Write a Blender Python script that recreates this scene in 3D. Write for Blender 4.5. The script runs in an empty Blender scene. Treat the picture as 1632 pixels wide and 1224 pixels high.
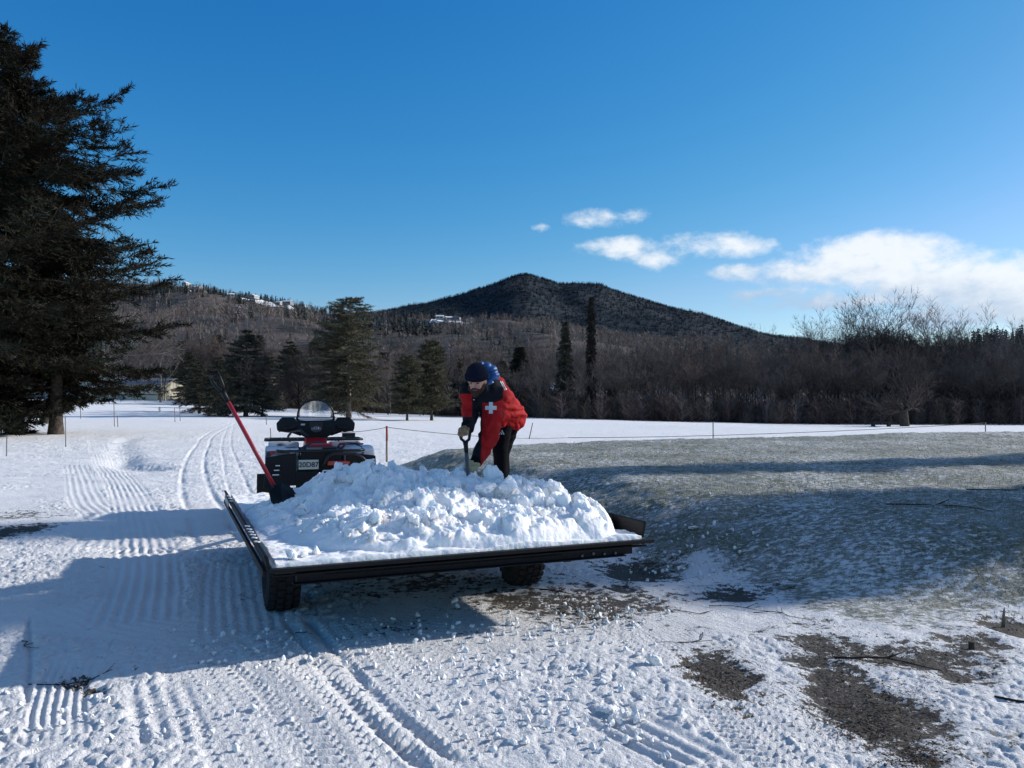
import bpy, bmesh, math, random
import numpy as np
from mathutils import Vector, Matrix, Euler
random.seed(7)
SC = bpy.context.scene
COL = SC.collection
PI = math.pi
CAMH = 1.35
FPX = 1240.0
PITCH = math.atan(38/FPX)
R = math.radians

def P(px, py, Y):
    """world point seen at photo position (px,py) at forward distance Y"""
    u = (px-816)/FPX; v = (612-py)/FPX
    y = math.cos(PITCH) - v*math.sin(PITCH); z = math.sin(PITCH) + v*math.cos(PITCH)
    return Vector((u/y*Y, Y, CAMH + z/y*Y))
def G(px, py, zg=0.0):
    """ground point (height zg) under photo position"""
    u = (px-816)/FPX; v = (612-py)/FPX
    y = math.cos(PITCH) - v*math.sin(PITCH); z = math.sin(PITCH) + v*math.cos(PITCH)
    Y = (zg-CAMH)/(z/y)
    return Vector((u/y*Y, Y, zg))

# ------------------------------------------------------------------ numpy noise
def _h(ix, iy, seed):
    n = (ix.astype(np.int64)*374761393 + iy.astype(np.int64)*668265263 + seed*1274126177) & 0xffffffff
    n = ((n ^ (n >> 13))*1274126177) & 0xffffffff
    n = (n ^ (n >> 16)) & 0xffffff
    return n/16777215.0
def vnoise(x, y, seed=0):
    ix = np.floor(x); iy = np.floor(y); fx = x-ix; fy = y-iy
    fx = fx*fx*(3-2*fx); fy = fy*fy*(3-2*fy)
    a = _h(ix, iy, seed); b = _h(ix+1, iy, seed); c = _h(ix, iy+1, seed); d = _h(ix+1, iy+1, seed)
    return (a*(1-fx)+b*fx)*(1-fy)+(c*(1-fx)+d*fx)*fy*1.0
def fbm(x, y, oct=4, seed=0, gain=.5):
    s = 0; a = 1; t = 0
    for i in range(oct):
        s = s + a*vnoise(x*(2**i)+i*17.3, y*(2**i)-i*9.1, seed+i); t += a; a *= gain
    return s/t - .5
def worley(x, y, seed=0):
    """F1, F2 distances and id of the nearest cell"""
    ix = np.floor(x); iy = np.floor(y)
    f1 = np.full(x.shape, 9.0); f2 = np.full(x.shape, 9.0); idd = np.zeros(x.shape)
    for dx in (-1, 0, 1):
        for dy in (-1, 0, 1):
            cx = ix+dx; cy = iy+dy
            px = cx+_h(cx, cy, seed); py = cy+_h(cx, cy, seed+5)
            d = np.hypot(px-x, py-y)
            near = d < f1
            f2 = np.where(near, f1, np.minimum(f2, d))
            idd = np.where(near, _h(cx, cy, seed+9), idd)
            f1 = np.where(near, d, f1)
    return f1, f2, idd
def sstep(a, b, x):
    t = np.clip((x-a)/(b-a), 0, 1); return t*t*(3-2*t)

# ------------------------------------------------------------------ object helpers
def mesh_np(name, V, F, mats=(), smooth=False, midx=None):
    """mesh from numpy verts and a face array (n,3) or (n,4), or list of arrays"""
    me = bpy.data.meshes.new(name)
    V = np.asarray(V, dtype=np.float32)
    Fs = F if isinstance(F, list) else [F]
    Fs = [np.asarray(f, dtype=np.int32) for f in Fs if len(f)]
    me.vertices.add(len(V)); me.vertices.foreach_set('co', V.ravel())
    li = np.concatenate([f.ravel() for f in Fs])
    tot = np.concatenate([np.full(len(f), f.shape[1], dtype=np.int32) for f in Fs])
    st = np.concatenate(([0], np.cumsum(tot)[:-1])).astype(np.int32)
    me.loops.add(len(li)); me.loops.foreach_set('vertex_index', li)
    me.polygons.add(len(tot)); me.polygons.foreach_set('loop_start', st); me.polygons.foreach_set('loop_total', tot)
    if midx is not None: me.polygons.foreach_set('material_index', np.asarray(midx, dtype=np.int32))
    me.polygons.foreach_set('use_smooth', np.full(len(tot), bool(smooth)))
    me.update(calc_edges=True)
    for m in mats: me.materials.append(m)
    return me
def link(name, me, parent=None, loc=None, mat=None):
    o = bpy.data.objects.new(name, me); COL.objects.link(o)
    if mat is not None and me is not None and not me.materials: me.materials.append(mat)
    if parent: o.parent = parent
    if loc is not None: o.location = loc
    return o
def tag(o, label=None, cat=None, group=None, kind=None):
    if label: o['label'] = label
    if cat: o['category'] = cat
    if group: o['group'] = group
    if kind: o['kind'] = kind
    return o
def empty(name, loc=(0, 0, 0), rz=0, scale=1):
    o = bpy.data.objects.new(name, None); COL.objects.link(o); o.location = loc; o.rotation_euler = (0, 0, rz)
    o.scale = (scale,)*3; o.empty_display_size = .2
    return o
def copy_tree(o, parent=None):
    c = o.copy(); COL.objects.link(c)
    if parent: c.parent = parent
    for ch in list(o.children): copy_tree(ch, c)
    return c

class MB:
    """collects simple solids into one bmesh"""
    def __init__(s): s.bm = bmesh.new()
    def _mark(s, n0, mi):
        s.bm.faces.ensure_lookup_table()
        for f in s.bm.faces[n0:]: f.material_index = mi
    def box(s, c, size, rot=None, mi=0, taper=None):
        n0 = len(s.bm.faces)
        vs = bmesh.ops.create_cube(s.bm, size=1)['verts']
        for v in vs:
            q = Vector((v.co.x*size[0], v.co.y*size[1], v.co.z*size[2]))
            if taper and v.co.z > 0: q.x *= taper; q.y *= taper
            if rot: q = Euler(rot).to_matrix() @ q
            v.co = q+Vector(c)
        s._mark(n0, mi); return vs
    def tube(s, pts, r, n=8, mi=0, cap=True):
        pts = [Vector(p) for p in pts]
        rs = r if isinstance(r, (list, tuple)) else [r]*len(pts)
        n0 = len(s.bm.faces); rings = []; up = None
        for i, p in enumerate(pts):
            d = (pts[min(i+1, len(pts)-1)]-pts[max(i-1, 0)]).normalized()
            if up is None:
                up = Vector((0, 0, 1)) if abs(d.z) < .9 else Vector((1, 0, 0))
            a = d.cross(up).normalized(); b = a.cross(d).normalized(); up = b
            rings.append([s.bm.verts.new(p+(a*math.cos(2*PI*k/n)+b*math.sin(2*PI*k/n))*rs[i]) for k in range(n)])
        for i in range(len(rings)-1):
            for k in range(n):
                s.bm.faces.new((rings[i][k], rings[i][(k+1) % n], rings[i+1][(k+1) % n], rings[i+1][k]))
        if cap:
            s.bm.faces.new(rings[0][::-1]); s.bm.faces.new(rings[-1])
        s._mark(n0, mi)
    def lathe(s, prof, axis='x', n=32, c=(0, 0, 0), mi=0):
        """prof: list of (axial, radius), closed loop if first==last"""
        n0 = len(s.bm.faces); rings = []
        for (a, r) in prof:
            ring = []
            for k in range(n):
                t = 2*PI*k/n
                q = {'x': (a, r*math.cos(t), r*math.sin(t)), 'y': (r*math.cos(t), a, r*math.sin(t)), 'z': (r*math.cos(t), r*math.sin(t), a)}[axis]
                ring.append(s.bm.verts.new(Vector(q)+Vector(c)))
            rings.append(ring)
        for i in range(len(rings)-1):
            for k in range(n):
                s.bm.faces.new((rings[i][k], rings[i][(k+1) % n], rings[i+1][(k+1) % n], rings[i+1][k]))
        s._mark(n0, mi)
    def sphere(s, c, r, rot=None, seg=16, mi=0):
        n0 = len(s.bm.faces)
        vs = bmesh.ops.create_uvsphere(s.bm, u_segments=seg, v_segments=max(6, seg*2//3), radius=1)['verts']
        rr = r if isinstance(r, (tuple, list)) else (r, r, r)
        M = rot if isinstance(rot, Matrix) else (Euler(rot).to_matrix() if rot else None)
        for v in vs:
            q = Vector((v.co.x*rr[0], v.co.y*rr[1], v.co.z*rr[2]))
            if M: q = M @ q
            v.co = q+Vector(c)
        s._mark(n0, mi)
    def capsule(s, p0, r0, p1, r1, n=14):
        p0 = Vector(p0); p1 = Vector(p1)
        L = max(1, int((p1-p0).length/(min(r0, r1)*.5)))
        s.tube([p0, p1], [r0, r1], n=n)
        s.sphere(p0, r0, seg=n); s.sphere(p1, r1, seg=n)
    def prism(s, poly, z0, z1, plane='xz', c=(0, 0, 0), mi=0):
        """extrude a 2-D polygon; plane gives its axes, extrusion along the third"""
        n0 = len(s.bm.faces)
        def q(a, b, h):
            return Vector({'xz': (a, h, b), 'yz': (h, a, b), 'xy': (a, b, h)}[plane])+Vector(c)
        A = [s.bm.verts.new(q(a, b, z0)) for a, b in poly]; B = [s.bm.verts.new(q(a, b, z1)) for a, b in poly]
        n = len(poly)
        for i in range(n): s.bm.faces.new((A[i], A[(i+1) % n], B[(i+1) % n], B[i]))
        s.bm.faces.new(A[::-1]); s.bm.faces.new(B)
        s._mark(n0, mi)
    def build(s, name, mats, parent=None, bevel=0, smooth=False, label=None):
        bmesh.ops.recalc_face_normals(s.bm, faces=s.bm.faces)
        if bevel:
            es = [e for e in s.bm.edges if len(e.link_faces) == 2 and e.calc_face_angle(0) > .6]
            bmesh.ops.bevel(s.bm, geom=es, offset=bevel, segments=2, profile=.6, affect='EDGES', clamp_overlap=True)
        me = bpy.data.meshes.new(name); s.bm.to_mesh(me); s.bm.free()
        for m in (mats if isinstance(mats, (list, tuple)) else [mats]): me.materials.append(m)
        if smooth: me.polygons.foreach_set('use_smooth', [True]*len(me.polygons))
        o = link(name, me, parent)
        if label: o['label'] = label
        return o

def remeshed(mb, voxel, smooth_it=4):
    """union of the closed pieces of mb as one skin; returns mesh data"""
    me = bpy.data.meshes.new('raw'); mb.bm.to_mesh(me); mb.bm.free()
    o = bpy.data.objects.new('raw', me); COL.objects.link(o)
    m = o.modifiers.new('r', 'REMESH'); m.mode = 'VOXEL'; m.voxel_size = voxel
    k = o.modifiers.new('s', 'SMOOTH'); k.factor = .5; k.iterations = smooth_it
    bpy.context.view_layer.update()
    dg = bpy.context.evaluated_depsgraph_get()
    out = bpy.data.meshes.new_from_object(o.evaluated_get(dg))
    bpy.data.objects.remove(o); bpy.data.meshes.remove(me)
    out.polygons.foreach_set('use_smooth', [True]*len(out.polygons))
    return out
def mesh_co(me):
    a = np.empty(len(me.vertices)*3, dtype=np.float32); me.vertices.foreach_get('co', a); return a.reshape(-1, 3)
def mesh_no(me):
    a = np.empty(len(me.vertices)*3, dtype=np.float32); me.vertices.foreach_get('normal', a); return a.reshape(-1, 3)
def n3(V, s, seed=0):
    """cheap 3-D fbm from planes"""
    return (fbm(V[:, 0]*s+V[:, 2]*s*.37, V[:, 1]*s-V[:, 2]*s*.61, 3, seed)+fbm(V[:, 2]*s+7, V[:, 0]*s*.9-V[:, 1]*s*.4, 3, seed+3))*.5

# ------------------------------------------------------------------ materials
def mat(name, color, rough=.6, metal=0, spec=.4, noise=0, nscale=20, bump=0, bscale=60, col2=None, transm=0, coat=0, coords='Object'):
    m = bpy.data.materials.new(name); m.use_nodes = True
    nt = m.node_tree; b = nt.nodes['Principled BSDF']
    b.inputs['Roughness'].default_value = rough; b.inputs['Metallic'].default_value = metal
    b.inputs['Specular IOR Level'].default_value = spec
    b.inputs['Transmission Weight'].default_value = transm
    b.inputs['Coat Weight'].default_value = coat
    b.inputs['Base Color'].default_value = (*color, 1)
    tc = nt.nodes.new('ShaderNodeTexCoord')
    if noise or col2:
        n = nt.nodes.new('ShaderNodeTexNoise'); n.inputs['Scale'].default_value = nscale; n.inputs['Detail'].default_value = 5
        nt.links.new(tc.outputs[coords], n.inputs['Vector'])
        r = nt.nodes.new('ShaderNodeValToRGB')
        c2 = col2 if col2 else tuple(max(0, c*(1-noise)) for c in color)
        r.color_ramp.elements[0].position = .38; r.color_ramp.elements[1].position = .66
        r.color_ramp.elements[0].color = (*c2, 1); r.color_ramp.elements[1].color = (*color, 1)
        nt.links.new(n.outputs['Fac'], r.inputs['Fac']); nt.links.new(r.outputs['Color'], b.inputs['Base Color'])
    if bump:
        n2 = nt.nodes.new('ShaderNodeTexNoise'); n2.inputs['Scale'].default_value = bscale; n2.inputs['Detail'].default_value = 4
        nt.links.new(tc.outputs[coords], n2.inputs['Vector'])
        bp = nt.nodes.new('ShaderNodeBump'); bp.inputs['Strength'].default_value = bump; bp.inputs['Distance'].default_value = .02
        nt.links.new(n2.outputs['Fac'], bp.inputs['Height']); nt.links.new(bp.outputs['Normal'], b.inputs['Normal'])
    return m
# ------------------------------------------------------------------ camera, world, sun
SUN_EL = R(24); SUN_AZ = R(19)      # direction towards the sun: azimuth from +X towards +Y
sun_dir = Vector((math.cos(SUN_EL)*math.cos(SUN_AZ), math.cos(SUN_EL)*math.sin(SUN_AZ), math.sin(SUN_EL)))
cd = bpy.data.cameras.new('camera'); cam = bpy.data.objects.new('camera', cd); COL.objects.link(cam)
cd.sensor_width = 36; cd.lens = 36*FPX/1632; cd.clip_end = 20000; cd.clip_start = .05
cam.location = (0, 0, CAMH); cam.rotation_euler = (PI/2+PITCH, 0, 0); SC.camera = cam
sl = bpy.data.lights.new('sun', 'SUN'); sl.energy = 5.0; sl.angle = R(1.1); sl.color = (1, .945, .87)
so = bpy.data.objects.new('sun', sl); COL.objects.link(so); so.rotation_euler = sun_dir.to_track_quat('Z', 'Y').to_euler()
SC.view_settings.view_transform = 'Standard'; SC.view_settings.look = 'None'; SC.view_settings.exposure = 0
SC.render.engine = 'CYCLES'
SC.cycles.max_bounces = 5; SC.cycles.diffuse_bounces = 3; SC.cycles.glossy_bounces = 2; SC.cycles.transparent_max_bounces = 6; SC.cycles.caustics_reflective = False; SC.cycles.caustics_refractive = False

W = bpy.data.worlds.new('World'); SC.world = W; W.use_nodes = True
nt = W.node_tree; nt.nodes.clear()
def N(t, **k):
    n = nt.nodes.new(t)
    for a, v in k.items(): setattr(n, a, v)
    return n
def L(a, b): nt.links.new(a, b)
def M(op, a, b=None, c=None, clamp=False):
    n = nt.nodes.new('ShaderNodeMath'); n.operation = op; n.use_clamp = clamp
    for i, v in enumerate((a, b, c)):
        if v is None: continue
        if isinstance(v, (int, float)): n.inputs[i].default_value = v
        else: nt.links.new(v, n.inputs[i])
    return n.outputs[0]
sky = N('ShaderNodeTexSky', sky_type='NISHITA', sun_disc=False)
sky.sun_elevation = SUN_EL; sky.sun_rotation = PI/2-SUN_AZ
sky.air_density = 1.0; sky.dust_density = .35; sky.ozone_density = 3.0; sky.altitude = 300
hsv = N('ShaderNodeHueSaturation'); hsv.inputs['Saturation'].default_value = 1.22; hsv.inputs['Value'].default_value = 1.0
hsv.inputs['Hue'].default_value = .497
L(sky.outputs[0], hsv.inputs['Color'])
spc = N('ShaderNodeSeparateColor'); L(hsv.outputs[0], spc.inputs[0]); cmb = N('ShaderNodeCombineColor')
BS = .135
cr_ = M('MULTIPLY', spc.outputs[0], BS); cg_ = M('MULTIPLY', spc.outputs[1], BS); cb_ = M('MULTIPLY', spc.outputs[2], BS)
L(M('DIVIDE', M('MINIMUM', M('MULTIPLY', M('POWER', cr_, 1.70), 2.35), M('MULTIPLY', cr_, 1.0)), BS), cmb.inputs[0]); L(M('DIVIDE', M('MULTIPLY', cg_, .965), BS), cmb.inputs[1])
L(M('DIVIDE', M('MAXIMUM', M('MULTIPLY', M('POWER', cb_, .64), .90), cb_), BS), cmb.inputs[2])
tc = N('ShaderNodeTexCoord'); sep = N('ShaderNodeSeparateXYZ'); L(tc.outputs['Generated'], sep.inputs[0])
az = M('ARCTAN2', sep.outputs[0], sep.outputs[1]); el = M('ARCSINE', sep.outputs[2])
def cloudnoise(scale, detail, off=0, stretch=1.6):
    mp = N('ShaderNodeCombineXYZ'); L(M('MULTIPLY', az, 1), mp.inputs[0]); L(M('MULTIPLY', el, stretch), mp.inputs[1]); mp.inputs[2].default_value = off
    n = N('ShaderNodeTexNoise'); n.inputs['Scale'].default_value = scale; n.inputs['Detail'].default_value = detail; n.inputs['Roughness'].default_value = .58
    L(mp.outputs[0], n.inputs['Vector']); return n.outputs['Fac']
n1 = cloudnoise(14, 7, 1.3); n2 = cloudnoise(34, 6, 4.1)
def pxaz(px): return math.atan((px-816)/FPX)
def pxel(px, py):
    d = P(px, py, 100)-Vector((0, 0, CAMH)); return math.asin(d.z/d.length)
# px, py, half width px, half height px, strength
blobs = [(1395, 416, 155, 48, 1.35), (1490, 450, 180, 50, 1.4), (1620, 470, 130, 52, 1.4), (1290, 432, 120, 26, 1.0), (1190, 434, 85, 15, .72),
         (1125, 390, 75, 22, .62), (1195, 396, 45, 16, .6), (985, 398, 75, 18, .55), (1060, 410, 45, 20, .50), (970, 346, 66, 15, .45), (865, 364, 18, 9, .10), (1390, 478, 230, 20, .9),
         (1500, 505, 190, 26, .8), (1700, 500, 160, 60, 1.0), (1240, 468, 120, 11, .5)]
dens = None
for (px, py, w, h, s) in blobs:
    a0 = pxaz(px); e0 = pxel(px, py); sa = w/FPX*math.cos(a0)**2; se = h/FPX*math.cos(a0)
    a = M('DIVIDE', M('SUBTRACT', az, a0), sa); e = M('DIVIDE', M('SUBTRACT', el, e0), se)
    q = M('SUBTRACT', 1.0, M('ADD', M('MULTIPLY', a, a), M('MULTIPLY', e, e)))
    q = M('ADD', M('MULTIPLY', M('MAXIMUM', q, -4.0), max(s, .55)), s-max(s, .55))
    dens = q if dens is None else M('SMOOTH_MAX', dens, q, .35)
d2 = M('ADD', dens, M('ADD', M('MULTIPLY', M('SUBTRACT', n1, .5), 2.2), M('MULTIPLY', M('SUBTRACT', n2, .5), 2.0)))
alpha = N('ShaderNodeMapRange'); alpha.interpolation_type = 'SMOOTHSTEP'
alpha.inputs['From Min'].default_value = -.15; alpha.inputs['From Max'].default_value = 1.15
L(d2, alpha.inputs['Value'])
# sunlit tops and shaded undersides painted into the cloud colour by height
n1s = cloudnoise(14, 5, 1.3)
lit = N('ShaderNodeMapRange'); lit.inputs['From Min'].default_value = -.035; lit.inputs['From Max'].default_value = .035; lit.interpolation_type = 'SMOOTHSTEP'
base = N('ShaderNodeMapRange'); base.inputs['From Min'].default_value = pxaz(1180); base.inputs['From Max'].default_value = pxaz(1632)
base.inputs['To Min'].default_value = pxel(1180, 437); base.inputs['To Max'].default_value = pxel(1632, 478); L(az, base.inputs['Value'])
L(M('ADD', M('SUBTRACT', el, base.outputs[0]), M('MULTIPLY', M('SUBTRACT', n2, .5), .07)), lit.inputs['Value'])
cr = N('ShaderNodeMix', data_type='RGBA'); L(lit.outputs[0], cr.inputs['Factor'])
cr.inputs['A'].default_value = (3.3, 4.3, 5.7, 1); cr.inputs['B'].default_value = (7.0, 7.3, 7.6, 1)
mx = N('ShaderNodeMix', data_type='RGBA'); L(M('MULTIPLY', alpha.outputs[0], .93), mx.inputs['Factor'])
zen = N('ShaderNodeMapRange', interpolation_type='SMOOTHSTEP'); L(el, zen.inputs[0]); zen.inputs[1].default_value = R(32); zen.inputs[2].default_value = R(55)
zc = N('ShaderNodeMix', data_type='RGBA'); L(zen.outputs[0], zc.inputs['Factor']); L(cmb.outputs[0], zc.inputs['A'])
zs = N('ShaderNodeMix', data_type='RGBA', blend_type='MULTIPLY'); zs.inputs['Factor'].default_value = 1; L(sky.outputs[0], zs.inputs['A']); zs.inputs['B'].default_value = (1.9, 1.45, 1.2, 1); L(zs.outputs['Result'], zc.inputs['B'])
L(zc.outputs['Result'], mx.inputs['A']); L(cr.outputs['Result'], mx.inputs['B'])
bg = N('ShaderNodeBackground'); bg.inputs['Strength'].default_value = BS
L(mx.outputs['Result'], bg.inputs['Color']); wo = N('ShaderNodeOutputWorld'); L(bg.outputs[0], wo.inputs['Surface'])

# ------------------------------------------------------------------ trailer frame of reference
TYAW = R(23.5)
E1 = np.array([math.cos(TYAW), math.sin(TYAW)]); E2 = np.array([-math.sin(TYAW), math.cos(TYAW)])
TNL = np.array([-1.27, 4.14]); TW = 2.32; TL = 3.55; DECK = .49

# ------------------------------------------------------------------ ground
def spline(pts, n=12):
    out = []
    p = [np.array(q, float) for q in pts]; p = [2*p[0]-p[1]]+p+[2*p[-1]-p[-2]]
    for i in range(1, len(p)-2):
        for k in range(n):
            t = k/n
            out.append(.5*((2*p[i])+(-p[i-1]+p[i+1])*t+(2*p[i-1]-5*p[i]+4*p[i+1]-p[i+2])*t*t+(-p[i-1]+3*p[i]-3*p[i+1]+p[i+2])*t**3))
    out.append(p[-2]); return np.array(out)
def gxy(*pp): return [tuple(G(px, py)[:2]) for px, py in pp]
# (centre line, half width, kind, amplitude)
TRACKS = [
    (gxy((150, 694), (158, 715), (172, 740), (195, 770), (213, 810), (228, 860), (230, 930), (212, 1000)), .30, 'cord', .011, .082),
    (gxy((120, 740), (130, 770), (140, 800), (175, 835), (150, 880)), .26, 'cord', .007, .10),
    (gxy((395, 668), (345, 690), (322, 712), (310, 740), (312, 780), (330, 818), (350, 870)), .30, 'tyre', .018, .1),
    (gxy((372, 672), (362, 700), (368, 740), (385, 790)), .22, 'tyre', .012, .1),
    (gxy((470, 985), (540, 1075), (610, 1150), (720, 1240)), .13, 'twin', .022, .04),
    (gxy((545, 985), (625, 1075), (700, 1160), (760, 1240)), .19, 'lug', .016, .062),
    (gxy((400, 1030), (470, 1085), (540, 1160), (590, 1250)), .23, 'lug', .019, .07),
    (gxy((300, 1046), (330, 1085), (375, 1150), (440, 1250)), .20, 'lug', .015, .07),
    (gxy((245, 1085), (262, 1130), (285, 1200)), .16, 'cord', .018, .075),
    (gxy((120, 1048), (95, 1110), (90, 1200)), .13, 'cord', .010, .04),
    (gxy((20, 980), (15, 1060), (5, 1150)), .12, 'tyre', .016, .04),
    (gxy((900, 935), (985, 1000), (1090, 1065), (1240, 1140), (1400, 1220)), .16, 'lug', .010, .045),
    (gxy((1015, 985), (1120, 1040), (1260, 1110), (1450, 1200)), .2, 'cord', .0045, .03),
    (gxy((930, 1120), (1000, 1160), (1090, 1205), (1150, 1245)), .2, 'cord', .016, .085),
    (gxy((1130, 1100), (1180, 1160), (1240, 1215), (1290, 1250)), .14, 'lug', .012, .05),
    (gxy((420, 1000), (300, 1010), (180, 990), (90, 960)), .3, 'cord', .005, .09),
    (gxy((380, 900), (385, 960), (395, 1020)), .3, 'cord', .005, .07),
    (gxy((800, 905), (705, 985), (640, 1020)), .25, 'lug', .010, .06),
    (gxy((90, 870), (180, 880), (300, 875), (420, 850)), .22, 'lug', .010, .09),
]
TRACKS = [(spline(c),)+tuple(t) for (c, *t) in TRACKS]
def tracks(X, Y, rough_damp):
    z = np.zeros_like(X)
    for ti, (C, hw, kind, amp, per) in enumerate(TRACKS):
        sel = np.where((X > C[:, 0].min()-hw*1.6) & (X < C[:, 0].max()+hw*1.6) & (Y > C[:, 1].min()-hw*1.6) & (Y < C[:, 1].max()+hw*1.6))[0]
        if not len(sel): continue
        x = X[sel]; y = Y[sel]; best = np.full(len(sel), 1e9); off = np.zeros(len(sel)); s = np.zeros(len(sel)); acc = 0
        for i in range(len(C)-1):
            a = C[i]; d = C[i+1]-a; ln = np.hypot(*d); d = d/ln
            t = np.clip((x-a[0])*d[0]+(y-a[1])*d[1], 0, ln); qx = a[0]+d[0]*t; qy = a[1]+d[1]*t
            dist = np.hypot(x-qx, y-qy); o = (x-qx)*(-d[1])+(y-qy)*d[0]; m = dist < best
            best = np.where(m, dist, best); off = np.where(m, np.sign(o)*dist, off); s = np.where(m, acc+t, s); acc += ln
        w = (1-sstep(hw*.82, hw*1.05, best))*sstep(0, .25, s)*sstep(0, .25, acc-s)
        wob = fbm(x*2.2, y*2.2, 2, 50+ti)*.35
        u = off/per+wob
        if kind == 'cord': h = np.cos(u*2*PI)*.5-.35
        elif kind == 'lug':
            ph = s/per+np.abs(off)/hw*.9*np.where((ti % 2) == 0, 1, .35)+wob
            c = np.cos(ph*2*PI); h = np.clip(c*1.8, -1, 1)*.6-.3
            h = h*(.6+.4*np.sign(np.abs(((off/hw*2.2) % 1)-.5)-.1))
        elif kind == 'twin':
            h = -1.0*(np.exp(-((np.abs(off)-hw*.5)/(hw*.2))**2))+.45*np.exp(-(off/(hw*.2))**2)+.4*np.exp(-((np.abs(off)-hw*.95)/(hw*.2))**2)
            h = h+.25*np.cos(s/per*2*PI)*np.exp(-((np.abs(off)-hw*.5)/(hw*.3))**2)
        else:
            h = -np.exp(-((np.abs(off)-hw*.72)/(hw*.16))**2)*(1+.3*np.cos(s/per*2*PI))+.3*np.exp(-((np.abs(off)-hw*1.0)/(hw*.2))**2)
        patch = .35+.65*sstep(-.25, .1, fbm(x*1.1, y*1.1, 3, 77+ti))
        z[sel] += h*amp*w*patch*1.35*(1+.5*fbm(x*14, y*14, 2, 99+ti))
        if kind != 'tyre': rough_damp[sel] = np.maximum(rough_damp[sel], w*.8)
        else: rough_damp[sel] = np.maximum(rough_damp[sel], w*.4)
    return z

BANK = np.array([(26, 2.0), (9, 3.1), (4.6, 4.6), (2.3, 5.9), (1.15, 7.0), (.55, 8.6), (-.6, 10.6), (-2.0, 14.2), (-2.9, 17.5), (-1.2, 19.6), (3, 22.5), (12, 24.5), (22, 26), (36, 30), (42, 14)])
def polydist(X, Y, poly):
    """signed distance, positive inside"""
    d = np.full(X.shape, 1e9); inside = np.zeros(X.shape, bool); n = len(poly)
    for i in range(n):
        a = poly[i]; b = poly[(i+1) % n]; e = b-a; t = np.clip(((X-a[0])*e[0]+(Y-a[1])*e[1])/(e@e), 0, 1)
        d = np.minimum(d, np.hypot(X-a[0]-e[0]*t, Y-a[1]-e[1]*t))
        c = ((a[1] > Y) != (b[1] > Y)) & (X < (b[0]-a[0])*(Y-a[1])/(b[1]-a[1]+1e-12)+a[0]); inside ^= c
    return np.where(inside, d, -d)
def bank_h(X, Y):
    d = polydist(X, Y, BANK)+fbm(X*.5, Y*.5, 3, 5)*.8
    h = .46*sstep(-.35, 1.5, d)
    h = h*np.where(X > 2, 1-.22*sstep(3.5, 8, X)*(1-sstep(8, 12, Y)), 1)
    h += .14*np.exp(-((X-13)/7)**2-((Y-24)/3.5)**2)+.28*np.exp(-((X-24)/7)**2-((Y-26)/4)**2)
    return h, d
def ground_coarse(X, Y):
    z = fbm(X*.05, Y*.05, 3, 1)*.25*sstep(14, 40, Y)+fbm(X*.35, Y*.35, 3, 2)*.07
    z = z-.85*sstep(35, 95, Y)*sstep(-5, 45, X)
    z = z+2.6*sstep(60, 150, Y)*sstep(5, 70, -X)+.35*sstep(28, 70, Y)*sstep(0, 30, -X)
    h, d = bank_h(X, Y)
    return z*(1-.6*sstep(0, 2, d))+h, d
def gz(x, y):
    z, d = ground_coarse(np.array([float(x)]), np.array([float(y)])); return float(z[0])

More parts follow.
